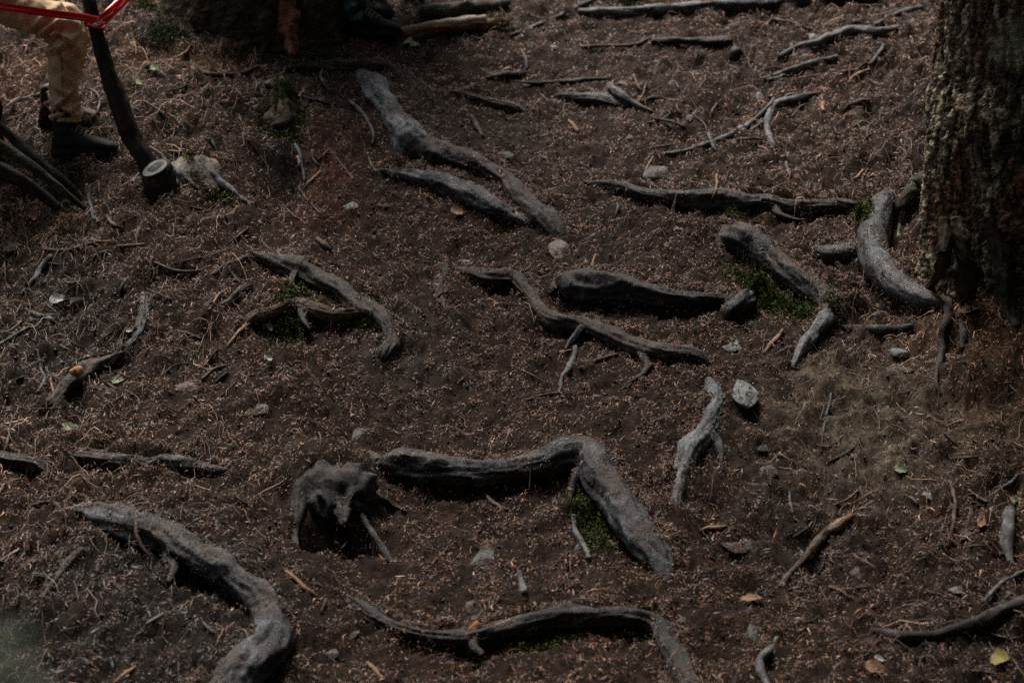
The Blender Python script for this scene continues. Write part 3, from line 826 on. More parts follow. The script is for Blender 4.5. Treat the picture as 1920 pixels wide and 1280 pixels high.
ST = [
 ('branch', 'stick_dark', 'dark damp branch lying across the lower right corner', 'branch', [(1640, 1182, 5, .2), (1690, 1192, 10), (1760, 1190, 12), (1820, 1168, 13), (1880, 1145, 12), (1960, 1118, 12)]),
 ('branch', 'stick_brown', 'brown branch in the lower right with its bark stripped to orange wood', 'branch', [(1462, 1102, 5, 0), (1480, 1075, 8), (1510, 1045, 9), (1540, 1008, 9), (1570, 985, 8), (1600, 965, 6)]),
 ('broken_branch', 'stick_grey', 'short pale weathered branch piece at the right edge, standing on end', 'branch', [(1893, 955, 10, 1.5), (1890, 990, 12, 1.2), (1889, 1025, 11, .8), (1895, 1055, 5, .2)]),
 ('branch', 'stick_grey', 'crooked grey branch at the top right below the two crossed dark branches', 'branch', [(1458, 106, 4), (1500, 86, 6), (1535, 80, 7), (1560, 66, 8), (1600, 56, 8), (1650, 60, 6), (1685, 50, 4)]),
 ('branch', 'stick_dark', 'upper one of the two dark branches at the top right beside the trunk', 'branch', [(1600, 44, 6), (1650, 30, 6), (1700, 18, 5), (1745, 2, 4)]),
 ('branch', 'stick_grey', 'lower one of the two branches at the top right beside the trunk', 'branch', [(1640, 46, 4), (1690, 24, 5), (1730, 16, 5)]),
 ('branch', 'stick_grey', 'thin forked grey branch below the crooked branch on the upper right', 'branch', [(1432, 148, 4), (1470, 136, 5), (1510, 122, 5), (1570, 106, 4)]),
 ('twig', 'stick_bare', 'long straight tan twig on the upper right slope', 'twig', [(1486, 150, 2), (1540, 140, 2), (1600, 132, 2), (1642, 128, 2)]),
 ('fallen_root', 'stick_grey', 'hooked grey root like a bent finger on the upper right slope', 'root', [(1535, 176, 4, .3), (1495, 184, 6), (1462, 192, 7), (1444, 210, 7), (1438, 240, 6), (1448, 268, 5), (1460, 286, 3, 0)]),
 ('branch', 'stick_grey', 'long thin curved branch pointing down left from the hooked grey root', 'branch', [(1216, 292, 3), (1270, 286, 4), (1320, 272, 5), (1370, 252, 5), (1410, 228, 5), (1440, 200, 4), (1450, 186, 3)]),
 ('twig', 'stick_grey', 'tiny upright grey twig below the hooked grey root', 'twig', [(1478, 288, 3), (1474, 308, 3), (1480, 328, 3)]),
 ('branch', 'stick_brown', 'curled twig bridging a small hollow on the upper right slope', 'twig', [(1582, 210, 3), (1596, 196, 4, 2), (1618, 188, 4, 3), (1632, 190, 3)]),
 ('log', 'root_dark', 'short dark log lying near the top right of centre', 'log', [(1222, 76, 5), (1260, 77, 8), (1320, 78, 10), (1358, 76, 10), (1372, 76, 7)]),
 ('branch', 'stick_brown', 'thin brown branch lying left of the short dark log', 'branch', [(1088, 88, 3), (1140, 86, 3), (1190, 84, 3), (1222, 72, 3)]),
 ('root_stub', 'root_dark', 'small dark root stub with a thin leg below the short dark log', 'root', [(1372, 112, 5, -.5), (1378, 96, 8, 1), (1392, 100, 4, 1), (1410, 118, 3, 0)]),
 ('branch', 'stick_dark', 'thin dark branch in the upper middle below the pale bark chip', 'branch', [(955, 152, 3), (1000, 156, 4), (1060, 153, 4), (1105, 149, 4), (1142, 148, 3)]),
 ('forked_stick', 'stick_grey', 'grey stick slanting over the low dark root in the upper middle', 'branch', [(1142, 160, 6, 1.5), (1160, 175, 6, 2), (1185, 192, 4, 1.8), (1222, 210, 3)]),
 ('branch', 'stick_brown', 'pale thin stick reaching right from the low dark root in the upper middle', 'branch', [(1185, 196, 3), (1225, 184, 4), (1250, 187, 4), (1282, 192, 3)]),
 ('bark_chip', 'root_mossy', 'pale mossy bark chip in the upper middle', 'bark', [(912, 148, 4), (940, 142, 6), (965, 140, 6), (985, 137, 3)]),
 ('twig', 'stick_grey', 'short upright twig above the pale bark chip', 'twig', [(976, 92, 2), (984, 108, 3), (988, 130, 2)]),
 ('branch', 'stick_grey', 'straight grey branch slanting up from the blurred log at the top', 'branch', [(958, 66, 3), (1000, 50, 4), (1050, 30, 4), (1100, 6, 4), (1120, -4, 3)]),
 ('branch', 'stick_brown', 'thin bent branch at the top right above the crooked grey one', 'branch', [(1432, 66, 3), (1445, 38, 3, 3), (1480, 42, 3, 2), (1520, 54, 3)]),
 ('twig', 'stick_grey', 'Y shaped grey twig hanging over the left upper bank', 'twig', [(655, 190, 3), (680, 212, 3), (692, 232, 3), (700, 255, 3), (698, 270, 2)]),
 ('twig', 'stick_grey', 'small leaning twig between the long thick root and the upper bank', 'twig', [(690, 288, 2), (695, 305, 2), (706, 322, 2)]),
 ('twig', 'stick_brown', 'thin twig running down the red earth on the left', 'twig', [(618, 280, 2), (640, 308, 2), (662, 336, 2)]),
 ('twig', 'stick_brown', 'thin twig slanting across the red earth', 'twig', [(568, 318, 2), (600, 296, 2), (620, 278, 2)]),
 ('twig', 'stick_brown', 'fine reddish twig at the foot of the red earth', 'twig', [(560, 350, 2), (575, 372, 2), (596, 396, 2), (616, 420, 2)]),
 ('twig', 'stick_brown', 'small stick lying right of the long thick root', 'twig', [(884, 218, 4), (894, 235, 5), (904, 255, 3)]),
 ('twig', 'stick_bare', 'small orange brown stick in the upper middle', 'twig', [(1066, 226, 2), (1076, 236, 4), (1084, 248, 3)]),
 ('twig', 'stick_grey', 'thin S shaped rootlet under the tan tip of the dark level root', 'twig', [(1135, 358, 2), (1152, 370, 3), (1158, 388, 3), (1154, 406, 2)]),
 ('twig', 'stick_bare', 'pale straight twig standing in the trail above the broad dark root', 'twig', [(1116, 476, 3), (1110, 492, 3), (1104, 508, 3)]),
 ('twig', 'stick_bare', 'short bare tan stick below the level root on the right', 'twig', [(1414, 412, 4), (1426, 406, 4), (1440, 400, 3)]),
 ('stick', 'stick_bare', 'pinkish bare stick lying right of the winding central root', 'stick', [(1432, 662, 3), (1446, 645, 4), (1458, 632, 4), (1468, 618, 3)]),
 ('twig', 'stick_brown', 'thin brown twig left of the pinkish bare stick', 'twig', [(1408, 622, 2), (1430, 614, 2), (1450, 610, 2)]),
 ('branch', 'stick_dark', 'black broken branch lying flat right of the pale root tail', 'branch', [(1578, 612, 4, .6), (1600, 614, 7), (1640, 616, 8), (1680, 617, 7), (1712, 612, 4)]),
 ('hanging_root', 'root_brown', 'thin brown root hanging down the right bank below the trunk', 'root', [(1780, 565, 8, 0), (1776, 600, 9), (1768, 650, 8), (1758, 690, 5), (1756, 720, 4), (1764, 740, 3)]),
 ('rootlet', 'stick_grey', 'faint grey rootlet beside the thin hanging root on the right bank', 'root', [(1800, 600, 5), (1806, 630, 7), (1802, 655, 4)]),
 ('rootlet', 'stick_grey', 'thin grey rootlet standing in the trail below the centre', 'root', [(1077, 642, 4), (1078, 665, 5), (1065, 690, 5), (1055, 705, 4), (1052, 725, 4), (1045, 738, 3)]),
 ('rootlet', 'stick_brown', 'thin brown rootlet stretching left from the foot of the grey rootlet', 'root', [(1048, 736, 3), (1020, 740, 3), (985, 750, 2)]),
 ('twig', 'stick_brown', 'fine twig on the trail left of the grey rootlet', 'twig', [(958, 686, 2), (990, 698, 2), (1025, 718, 2)]),
 ('branch', 'stick_brown', 'half buried branch on the trail right of the grey rootlet', 'branch', [(1165, 732, 3, .2), (1190, 712, 5, .3), (1208, 698, 6, .3), (1222, 682, 4)]),
 ('twig', 'stick_brown', 'thin twig below the winding central root', 'twig', [(1088, 690, 3), (1120, 674, 3), (1160, 664, 3)]),
 ('twig', 'stick_grey', 'slender upright twig standing in the sandy patch on the right', 'twig', [(1558, 738, 2), (1552, 770, 3), (1544, 805, 3), (1540, 848, 2)]),
 ('twig', 'stick_dark', 'dark curved twig lying on the sandy patch', 'twig', [(1553, 868, 3), (1575, 856, 4), (1590, 846, 3), (1604, 836, 2)]),
 ('twig', 'stick_brown', 'wavy upright twig near the right edge', 'twig', [(1776, 888, 3), (1784, 915, 4), (1790, 945, 4), (1786, 985, 4), (1776, 1025, 3)]),
 ('twig', 'stick_grey', 'small hooked twig left of the stripped orange branch', 'twig', [(1480, 922, 2), (1484, 950, 3), (1490, 975, 3)]),
 ('stick', 'stick_bare', 'tan stick lying left of the stripped orange branch', 'stick', [(1312, 995, 2), (1330, 990, 4), (1355, 988, 4), (1374, 980, 3)]),
 ('stick', 'stick_bare', 'orange brown splintered stick below the cave stump', 'stick', [(536, 1070, 4), (556, 1086, 5), (578, 1104, 5), (596, 1120, 3)]),
 ('stick', 'stick_grey', 'short pale stub of stick lying below the level root step', 'stick', [(974, 1072, 6), (978, 1090, 6), (984, 1110, 5)]),
 ('twig', 'stick_brown', 'thin twig lying just below the level root step', 'twig', [(905, 920, 3), (925, 940, 4), (950, 956, 3)]),
 ('twig', 'stick_brown', 'thin slanting twig right of the cave stump', 'twig', [(800, 1072, 2), (818, 1048, 2), (838, 1026, 2)]),
 ('rootlet', 'stick_grey', 'pale rootlet dangling out of the moss below the bent massive root', 'root', [(1076, 965, 5, 1), (1078, 990, 5), (1092, 1015, 6), (1104, 1045, 4)]),
 ('branch', 'stick_grey', 'crooked pale branch at the bottom edge right of centre', 'branch', [(1456, 1195, 4), (1440, 1220, 7), (1424, 1240, 8), (1430, 1265, 8), (1445, 1290, 6)]),
 ('branch', 'stick_grey', 'pale thin branch crossing the right edge above the dark damp branch', 'branch', [(1842, 1128, 4), (1870, 1100, 5), (1905, 1078, 5), (1945, 1065, 4)]),
 ('branch', 'stick_grey', 'grey branch at the right edge above the standing weathered piece', 'branch', [(1850, 935, 3), (1880, 915, 4), (1905, 895, 4), (1940, 870, 4)]),
 ('twig', 'stick_brown', 'brown twig slanting through the litter at the right edge', 'twig', [(1815, 918, 3), (1835, 932, 3), (1852, 940, 3)]),
 ('stick', 'stick_grey', 'small grey stick on the lower left beside the curving root', 'stick', [(275, 1170, 3), (290, 1160, 4), (306, 1150, 3)]),
 ('stick', 'stick_bare', 'small tan stick lying at the bottom left corner', 'stick', [(214, 1280, 4), (235, 1262, 4), (252, 1248, 3)]),
 ('stick', 'stick_bare', 'tan stick slanting at the bottom edge left of centre', 'stick', [(690, 1240, 3), (704, 1256, 4), (722, 1275, 3)]),
 ('twig', 'stick_grey', 'long thin twig at the left edge below the half buried root', 'twig', [(-10, 1056, 3), (30, 1032, 3), (72, 1000, 3)]),
 ('branch', 'stick_grey', 'knotted grey stick on the left bank above the two pale leaves', 'branch', [(40, 552, 3), (62, 525, 4), (72, 510, 6), (85, 492, 7), (96, 480, 6)]),
 ('branch', 'stick_brown', 'thin curved brown branch on the left bank below the cut stub', 'branch', [(82, 468, 3), (125, 470, 3), (160, 458, 3), (188, 452, 2)]),
 ('branch', 'stick_brown', 'thin brown branch left of the dark brown arching root', 'branch', [(190, 474, 3), (225, 462, 3), (272, 460, 3)]),
 ('rootlet', 'stick_brown', 'fine sagging rootlet left of the dark brown arching root', 'root', [(290, 492, 2), (330, 508, 3), (365, 508, 3), (398, 500, 3)]),
 ('twig', 'stick_grey', 'fine pale twig pointing down from the sagging rootlet', 'twig', [(430, 500, 2), (438, 518, 2), (450, 530, 2)]),
 ('stick', 'stick_grey', 'grey stick lying left of the slim upright root', 'stick', [(60, 585, 3), (80, 594, 5), (102, 602, 4)]),
 ('twig', 'stick_grey', 'long grey twig reaching in from the left edge of the bank', 'twig', [(-15, 655, 3), (20, 633, 3), (56, 612, 3)]),
 ('twig', 'stick_grey', 'short twig left of the cut log stub', 'twig', [(114, 646, 2), (126, 655, 3), (140, 664, 2)]),
 ('twig', 'stick_grey', 'greenish twig bending beside the cut log stub', 'twig', [(70, 655, 2), (76, 690, 3), (84, 712, 3), (70, 735, 2)]),
 ('twig', 'stick_brown', 'thin twig under the splintered foot of the bare tan root', 'twig', [(342, 620, 2), (360, 628, 3), (378, 635, 2)]),
 ('twig', 'stick_dark', 'dark twig by the flat stone left of centre', 'twig', [(404, 718, 3), (418, 706, 4), (428, 698, 3)]),
 ('twig', 'stick_brown', 'small brown stick left of the flat stone in the trail', 'twig', [(595, 448, 4), (606, 458, 5), (620, 470, 4)]),
 ('branch', 'stick_grey', 'grey branch lying right of the mossy stone on the upper left bank', 'branch', [(395, 322, 5, 2.5), (412, 340, 7, 1.4), (432, 356, 6), (452, 372, 4), (475, 382, 3)]),
 ('branch', 'stick_brown', 'thin tan branch arching behind the mossy stone', 'branch', [(302, 285, 2), (325, 284, 3, 1.5), (355, 288, 3, 1.5), (376, 294, 2)]),
 ('twig', 'stick_brown', 'dark hanging twig in front of the curved sapling foot', 'twig', [(282, 276, 3, 8), (305, 292, 3, 9), (316, 312, 3, 9), (322, 340, 3, 4), (322, 368, 3)]),
 ('twig', 'stick_grey', 'pale bent twig behind the boot', 'twig', [(158, 233, 2), (178, 215, 2, 3), (187, 195, 2, 6), (184, 178, 2, 8), (172, 168, 2, 9)]),
 ('branch', 'stick_grey', 'mossy grey branch behind the trousered leg at the left edge', 'branch', [(12, 192, 3), (45, 187, 5), (72, 178, 5), (98, 174, 4)]),
 ('branch', 'stick_dark', 'dark branch lying at the left edge behind the leg', 'branch', [(-20, 230, 4), (20, 224, 4), (60, 208, 4)]),
 ('branch', 'stick_dark', 'thin dark branch on the upper left bank near the big tree base', 'branch', [(420, 140, 3), (455, 138, 4), (485, 125, 3)]),
 ('branch', 'root_mossy', 'crooked greenish branch on the upper left bank', 'branch', [(368, 125, 3), (385, 138, 4), (408, 142, 4), (428, 138, 3)]),
 ('twig', 'stick_grey', 'pair of pale stalks standing on the left bank under the poles', 'twig', [(162, 345, 3, 12), (168, 375, 3, 6), (182, 418, 3)]),
 ('twig', 'stick_grey', 'curved pale stalk on the left bank beside the poles', 'twig', [(184, 340, 2, 10), (168, 355, 2, 8), (172, 395, 3, 2), (178, 412, 3)]),
 ('twig', 'stick_brown', 'tan splinter lying under the mossy stone', 'twig', [(358, 388, 3), (375, 392, 4), (392, 396, 3)]),
 ('twig', 'stick_grey', 'dangling lichen covered twig on the mossy snag', 'twig', [(553, 270, 3, 3), (562, 290, 4, 2), (567, 315, 3, 1), (572, 340, 2)]),
 ('twig', 'stick_grey', 'upright pale twig at the left edge above the half buried root', 'twig', [(22, 780, 2, 4), (16, 820, 3, 3), (8, 855, 3)]),
 ('twig', 'stick_grey', 'tan twig between the litter at the upper right beside the hooked root', 'twig', [(1656, 84, 3), (1648, 100, 4), (1632, 120, 3)]),
 ('twig', 'stick_bare', 'short upright tan splinter on the upper right slope', 'twig', [(1540, 180, 2), (1542, 195, 4), (1545, 208, 3)]),
]
sticks = {}
for t in ST:
    o, C = stick(*t[:4], t[4])
    sticks[t[2]] = (o, C)
    o['group'] = 'loose sticks and rootlets on the slope'
def along(C, i0, i1, grow, mat, name, parent, seed=1, dz=.0015, sides=14):
    D = catmull(C, 10)[i0:i1:5].copy()
    D[:, 3] *= grow; D[0, 3] *= .8; D[-1, 3] *= .8; D[:, 2] += dz
    V, F = tube(D, sides, .6, .1, .08, seed=seed, minstep=.008, wig=.0)
    return mesh_obj(name, V, F, M[mat], parent)
o, C = sticks['brown branch in the lower right with its bark stripped to orange wood']
along(C, 34, 50, 1.06, 'stick_bare', 'stripped_wood', o)
o, C = sticks['thin forked grey branch below the crooked branch on the upper right']
stick('prong', 'stick_grey', '', '', [(1440, 150, 3), (1462, 145, 3), (1480, 132, 3)], parent=o)
o, C = sticks['hooked grey root like a bent finger on the upper right slope']
stick('prong', 'stick_grey', '', '', [(1460, 192, 3), (1478, 178, 3), (1500, 178, 2)], parent=o)
stick('prong', 'stick_grey', '', '', [(1446, 210, 3), (1425, 232, 3), (1405, 246, 2)], parent=o)

# log stub with the orange cut, left
o, C = stick('cut_log', 'root_brown', 'short knobbly log on the left with a small orange fresh cut on its end', 'log',
             [(232, 662, 6), (198, 678, 12), (165, 690, 17, .9), (140, 712, 15), (115, 738, 12), (88, 758, 8)], deflift=.5, lump=.2)
p = at(141, 696, .045)
Cc = np.array([[p[0] + .01, p[1] + .03, p[2], .017], [p[0], p[1] - .03, p[2], .017], [p[0] - .001, p[1] - .034, p[2], .012]])
V, F = tube(Cc, 14, .4, .05, .08, seed=9)
mesh_obj('cut_face', V, F, M['wood_orange'], o)
# bare splinter of the forked root
o, C = stick('splinter', 'stick_bare', 'long pale splinter at the left foot of the bare tan forked root', 'splinter', [(426, 650, 2), (448, 622, 5), (470, 600, 4)])

# top logs
def log3(name, mat, label, pxs, G=None, seed=5, cat='log'):
    C = path_from_px(pxs, H, .8)
    V, F = tube(C, 20, .35, .08, .08, seed=seed, minstep=.01)
    o = mesh_obj(name, V, F, M[mat])
    tag(o, label, cat, 'fallen logs along the top of the slope')
    return o, C
o, C = log3('fallen_log', 'root_grey', 'long pale fallen log along the top edge right of centre', [(1085, 22, 5), (1160, 22, 8), (1260, 18, 11), (1380, 12, 13), (1500, 4, 15), (1640, -10, 16)])
along(C, 1, 30, 1.05, 'root_pale', 'bare_wood', o)
o, C = log3('fallen_log', 'split_brown', 'blurred split log with bright yellow wood, top middle', [(738, 66, 8), (790, 60, 12), (850, 52, 14), (910, 46, 13), (950, 44, 9)], seed=6)
C2 = C[:4].copy(); C2[:, 2] += C[:4, 3] * .75; C2[:, 3] *= .6
V, F = tube(C2, 8, .5, .1, .1, seed=3); mesh_obj('bright_wood', V, F, M['cream_wood'], o)
log3('fallen_log', 'root_mossy', 'mossy log behind the split log at the top', [(790, 22, 12), (860, 18, 14), (950, 8, 12)], seed=8)

# ------------------------------------------------------------------ curved sapling with ribbon, stub, poles
sb = at(290, 335)
ys = sb[1]
C = np.array([list(pt(x, y, ys + dy)) + [r * mpp(sb)] for x, y, r, dy in [(296, 345, 24, 0), (272, 300, 21, 0), (246, 252, 19, .02), (226, 200, 17, .03), (206, 145, 15, .04), (190, 95, 13, .05), (177, 45, 11, .05), (166, 0, 11, .05), (150, -60, 10, .08), (120, -160, 9, .1), (100, -330, 7, .1), (90, -560, 3, .1)]])
sap = tag(mesh_obj('leaning_sapling', *tube(C, 22, .3, .07, .06, seed=31, minstep=.008), M['sapling']), 'dark curved sapling stem leaning left with red tape tied round it', 'tree')
RIBY = C[6]
st = empty('cut_stub', tuple(at(297, 372)), 'sawn stub with a flat grey cut face at the foot of the curved sapling', 'stump')
so_ = np.array(st.location)
c0 = pt(292, 318, ys - .10); c1 = pt(305, 385, ys - .08); s = mpp(c0)
ax = np.array([-.35, -.42, .84]); ax /= np.linalg.norm(ax)
C = np.array([list(c1 - so_) + [28 * s], list((c0 + c1) / 2 - so_) + [26 * s], list(c0 - ax * .02 - so_) + [26 * s], list(c0 - so_) + [24.5 * s]])
V, F = tube(C, 24, .25, .05, .05, seed=32)
mesh_obj('stub', V, F, M['sapling'], st)
def disc(center, normal, r, mat, name, parent, seed=0, th=.006):
    n = np.array(normal, float); n /= np.linalg.norm(n)
    a = np.cross(n, [0, 1, 0]); a /= np.linalg.norm(a); b = np.cross(n, a)
    k = 28; t = np.linspace(0, 2 * np.pi, k, endpoint=False)
    rr = r * (1 + .04 * np.sin(3 * t + seed))
    ring = center + rr[:, None] * (np.cos(t)[:, None] * a + np.sin(t)[:, None] * b)
    V = np.vstack([ring, ring + n * th, (center + n * th)[None]])
    F = [(i, (i + 1) % k, k + (i + 1) % k, k + i) for i in range(k)] + [(k + i, k + (i + 1) % k, 2 * k) for i in range(k)]
    return mesh_obj(name, V, F, mat, parent, smooth=False)
disc(c0 - so_ + ax * .004, ax, 25 * s, M['cut_face'], 'cut_face', st)

def pole(label, mat, pts, ybase, moss=False):
    q = at(*ybase); C = np.array([list(pt(x, y, q[1] + dy)) + [r * mpp(q)] for x, y, r, dy in pts])
    return tag(mesh_obj('leaning_pole', *tube(C, 16, .4, .06, .05, seed=int(pts[0][1]) + 60), M[mat]), label, 'pole', 'thin poles leaning at the left edge')
pole('upper bare pole slanting in from the left edge down to the bank', 'stick_dark', [(-160, 100, 10, -.1), (0, 238, 9, 0), (70, 302, 9, 0), (125, 345, 8, .02), (155, 385, 6, .05)], (150, 385))
pole('lower mossy pole slanting in from the left edge down to the bank', 'root_mossy', [(-160, 180, 11, -.2), (0, 272, 10, -.1), (50, 305, 10, -.1), (100, 345, 8, -.08), (160, 392, 5, -.04)], (160, 392))
pole('dark thick pole at the left edge under the two crossed poles', 'stick_dark', [(-160, 260, 18, -.25), (0, 320, 16, -.12), (60, 352, 12, -.08), (110, 390, 6, -.05)], (110, 392))

# red tape
ry = RIBY[1]; rr = RIBY[3]
tape = empty('barrier_tape', tuple(pt(180, 42, ry)), 'red plastic barrier tape knotted round the curved sapling at the top left', 'tape')
to = np.array(tape.location)
def ribbon(P, W, name, mat, twist=None, thick=.0008, seed=0):
    P = catmull(np.asarray(P, float), 14); n = len(P)
    Wd = np.interp(np.linspace(0, 1, n), np.linspace(0, 1, len(W)), W)
    T = np.gradient(P, axis=0); T /= np.linalg.norm(T, axis=1)[:, None]
    U = np.cross(T, [0, 1.0, 0]); U /= np.linalg.norm(U, axis=1)[:, None]
    Nn = np.cross(T, U)
    rows = []
    m = 7
    for j in range(m):
        f = j / (m - 1) - .5
        fold = .12 * Wd * np.sin(f * 11 + np.linspace(0, 5, n) + seed)
        rows.append(P + U * (f * Wd)[:, None] + Nn * fold[:, None])
    A = np.stack(rows, 1)
    V = np.vstack([A.reshape(-1, 3), (A + Nn[:, None] * thick).reshape(-1, 3)])
    a = np.arange(n * m).reshape(n, m); F = []
    for i in range(n - 1):
        for j in range(m - 1):
            q = (a[i, j], a[i + 1, j], a[i + 1, j + 1], a[i, j + 1])
            F.append(tuple(int(z) for z in q)); F.append(tuple(int(z) + n * m for z in q[::-1]))
    return mesh_obj(name, V - to, F, mat, tape)
s = mpp(pt(180, 42, ry))
ribbon([pt(-330, -25, ry + .3), pt(-150, -4, ry + .1), pt(0, 13, ry - .02), pt(90, 25, ry - .05), pt(150, 32, ry - .05), pt(186, 37, ry - .045)], [14 * s, 14 * s, 14 * s, 15 * s, 15 * s, 11 * s], 'tape_band', M['ribbon'], seed=1)
ribbon([pt(183, 42, ry - .045), pt(205, 25, ry - .02), pt(232, -2, ry + .05), pt(300, -75, ry + .25), pt(380, -150, b2[1] - .36)], [12 * s, 19 * s, 20 * s, 15 * s, 12 * s], 'tape_band', M['ribbon'], seed=3)
ribbon([pt(186, 50, ry - .048), pt(203, 40, ry - .03), pt(222, 12, ry), pt(245, -14, ry + .06)], [5 * s, 5 * s, 5 * s, 5 * s], 'tape_band', M['ribbon'], seed=5)
t = np.linspace(0, 2 * np.pi, 14)
ribbon([(RIBY[0] + (rr + .008) * math.cos(a), ry + (rr + .008) * math.sin(a), RIBY[2] - .0 + .006 * math.sin(2 * a)) for a in t], [12 * s, 9 * s, 13 * s, 12 * s], 'tape_wrap', M['ribbon'], seed=2)
ribbon([pt(172, 48, ry - .055), pt(180, 46, ry - .06), pt(192, 39, ry - .055)], [3 * s, 6 * s, 5 * s], 'white_print', M['tape_white'], seed=4)
# the tape's left support: a slim tree outside the frame
q = pt(-345, -25, ry + .3); gz = float(hgt(q[0], q[1]))
C = np.array([[q[0], q[1] + .05, gz - .1, .07], [q[0], q[1] + .05, gz + 1, .06], [q[0] + .05, q[1] + .1, gz + 3, .045], [q[0], q[1] + .1, gz + 6, .02]])
tag(mesh_obj('slim_tree', *tube(C, 14, .6, .06, .06, seed=41), M['sapling']), 'slim dark tree stem left of the picture that holds the other end of the tape', 'tree')

# ------------------------------------------------------------------ stones, leaves
def ico(sub=3):
    import bmesh
    bm = bmesh.new(); bmesh.ops.create_icosphere(bm, subdivisions=sub, radius=1)
    V = np.array([v.co[:] for v in bm.verts]); F = np.array([[v.index for v in f.verts] for f in bm.faces]); bm.free()
    return V, F
IV, IF = ico(4)
def stone_mesh(rx, ry_, rz, seed, facet=.25):
    r = np.random.default_rng(seed)
    V = IV.copy()
    for _ in range(11):        # plane cuts give broken facets
        d = r.normal(size=3); d /= np.linalg.norm(d)
        lim = r.uniform(.42, .85)
        h = V @ d; m = h > lim
        V[m] -= np.outer((h[m] - lim) * .93, d)
    V += V * (.035 * samp(N_MID, V[:, 0] / 3 + r.random(), V[:, 1] / 3 + V[:, 2] / 4))[:, None]
    return V * [rx, ry_, rz]
STONES = [
 (1052, 467, 24, 22, 'stone_mossy', 'blocky greenish grey stone at the lower end of the long thick root'),
 (1228, 328, 34, 22, 'stone', 'angular grey rock with a dark underside on the upper right slope'),
 (1397, 738, 26, 24, 'stone_pale', 'pale bluish flat stone right of the pale winding root'),
 (1370, 645, 28, 12, 'stone_pale', 'low pale stone at the lower end of the winding central root'),
 (1687, 662, 21, 12, 'stone_pale', 'small flat oval stone with a light top on the right bank edge'),
 (1688, 690, 26, 9, 'stone', 'half buried lichen stone just below the flat oval stone'),
 (658, 388, 15, 10, 'stone_pale', 'small pale flat stone beside the red earth'),
 (1524, 72, 16, 14, 'stone_pale', 'pale square stone by the crooked branch at the top right'),
 (1508, 105, 22, 8, 'stone', 'low grey stone under the crooked branch at the top right'),
 (1712, 42, 14, 9, 'stone', 'grey stone beside the trunk at the top right'),
 (1422, 180, 11, 9, 'stone_pale', 'tiny pale stone left of the hooked grey root'),
 (348, 725, 34, 14, 'stone_pink', 'low brown stone with a dark pit on the left of the trail'),
 (478, 766, 28, 11, 'stone', 'flush grey stone left of centre in the trail'),
 (905, 1048, 22, 26, 'stone', 'upright oval grey stone below the level root step'),
 (1440, 880, 26, 13, 'stone', 'blurred pale mossy stone right of the pale winding root'),
 (1415, 908, 14, 9, 'stone', 'smaller pale stone just below the blurred mossy one'),
 (20, 464, 17, 14, 'stone_pink', 'pinkish white stone at the left edge'),
 (366, 332, 58, 38, 'stone_mossy', 'mottled pale boulder with moss beside the sawn stub'),
 (1430, 838, 14, 7, 'stone', 'small grey stone with a dark hole right of the pale winding root'),
 (1380, 1020, 40, 14, 'stone_pink', 'flat purplish stone flush with the soil right of the massive bent root'),
 (1610, 1072, 24, 12, 'stone_pink', 'purplish flat stone on the lower right slope'),
 (1795, 1104, 24, 9, 'stone_pale', 'thin pale flat stone on the lower right'),
 (1745, 930, 18, 8, 'stone_pale', 'pale wedge shaped stone near the right edge'),
 (1812, 1005, 16, 13, 'stone_pink', 'pinkish stone piece near the right edge'),
 (1415, 1190, 12, 16, 'stone', 'small upright bluish stone near the bottom edge'),
 (870, 492, 20, 5, 'stone_pale', 'pale flake lying on the start of the winding central root'),
 (985, 158, 10, 5, 'stone', 'small dark stone by the pale bark chip'),
 (1297, 222, 12, 9, 'stone', 'small rounded stone on the upper right slope'),
 (1185, 258, 14, 6, 'stone', 'small pale stone near the long thin curved branch'),
 (1640, 158, 10, 7, 'stone_pink', 'small stone right of the long straight tan twig'),
 (1788, 790, 12, 9, 'stone', 'round lichen stone on the tan earth at the right'),
 (1585, 650, 8, 6, 'stone', 'small stone below the black broken branch'),
 (146, 562, 17, 10, 'stone_pink', 'pale crumpled stone on the left bank'),
 (1038, 88, 8, 7, 'stone_pale', 'tiny white stone near the top middle'),
 (1172, 158, 16, 8, 'stone_pink', 'purplish stone behind the slanting grey stick'),
 (1082, 1030, 8, 10, 'stone', 'small rounded stone beside the dangling pale rootlet'),
 (672, 818, 12, 16, 'stone', 'small pointed stone above the cave stump'),
 (660, 1185, 20, 10, 'stone', 'low stone at the start of the long dark bottom root'),
 (880, 1135, 14, 12, 'stone_pink', 'brownish stone above the long dark bottom root'),
 (1620, 240, 8, 5, 'stone_pale', 'greenish white stone on the slope left of the trunk'),
 (620, 1225, 16, 10, 'stone', 'dim grey stone near the bottom edge left of centre'),
 (940, 290, 26, 8, 'stone', 'flush grey stone above the long thick root'),
 (720, 385, 14, 6, 'stone_pink', 'brown earth coloured stone right of the small pale flat stone'),
]
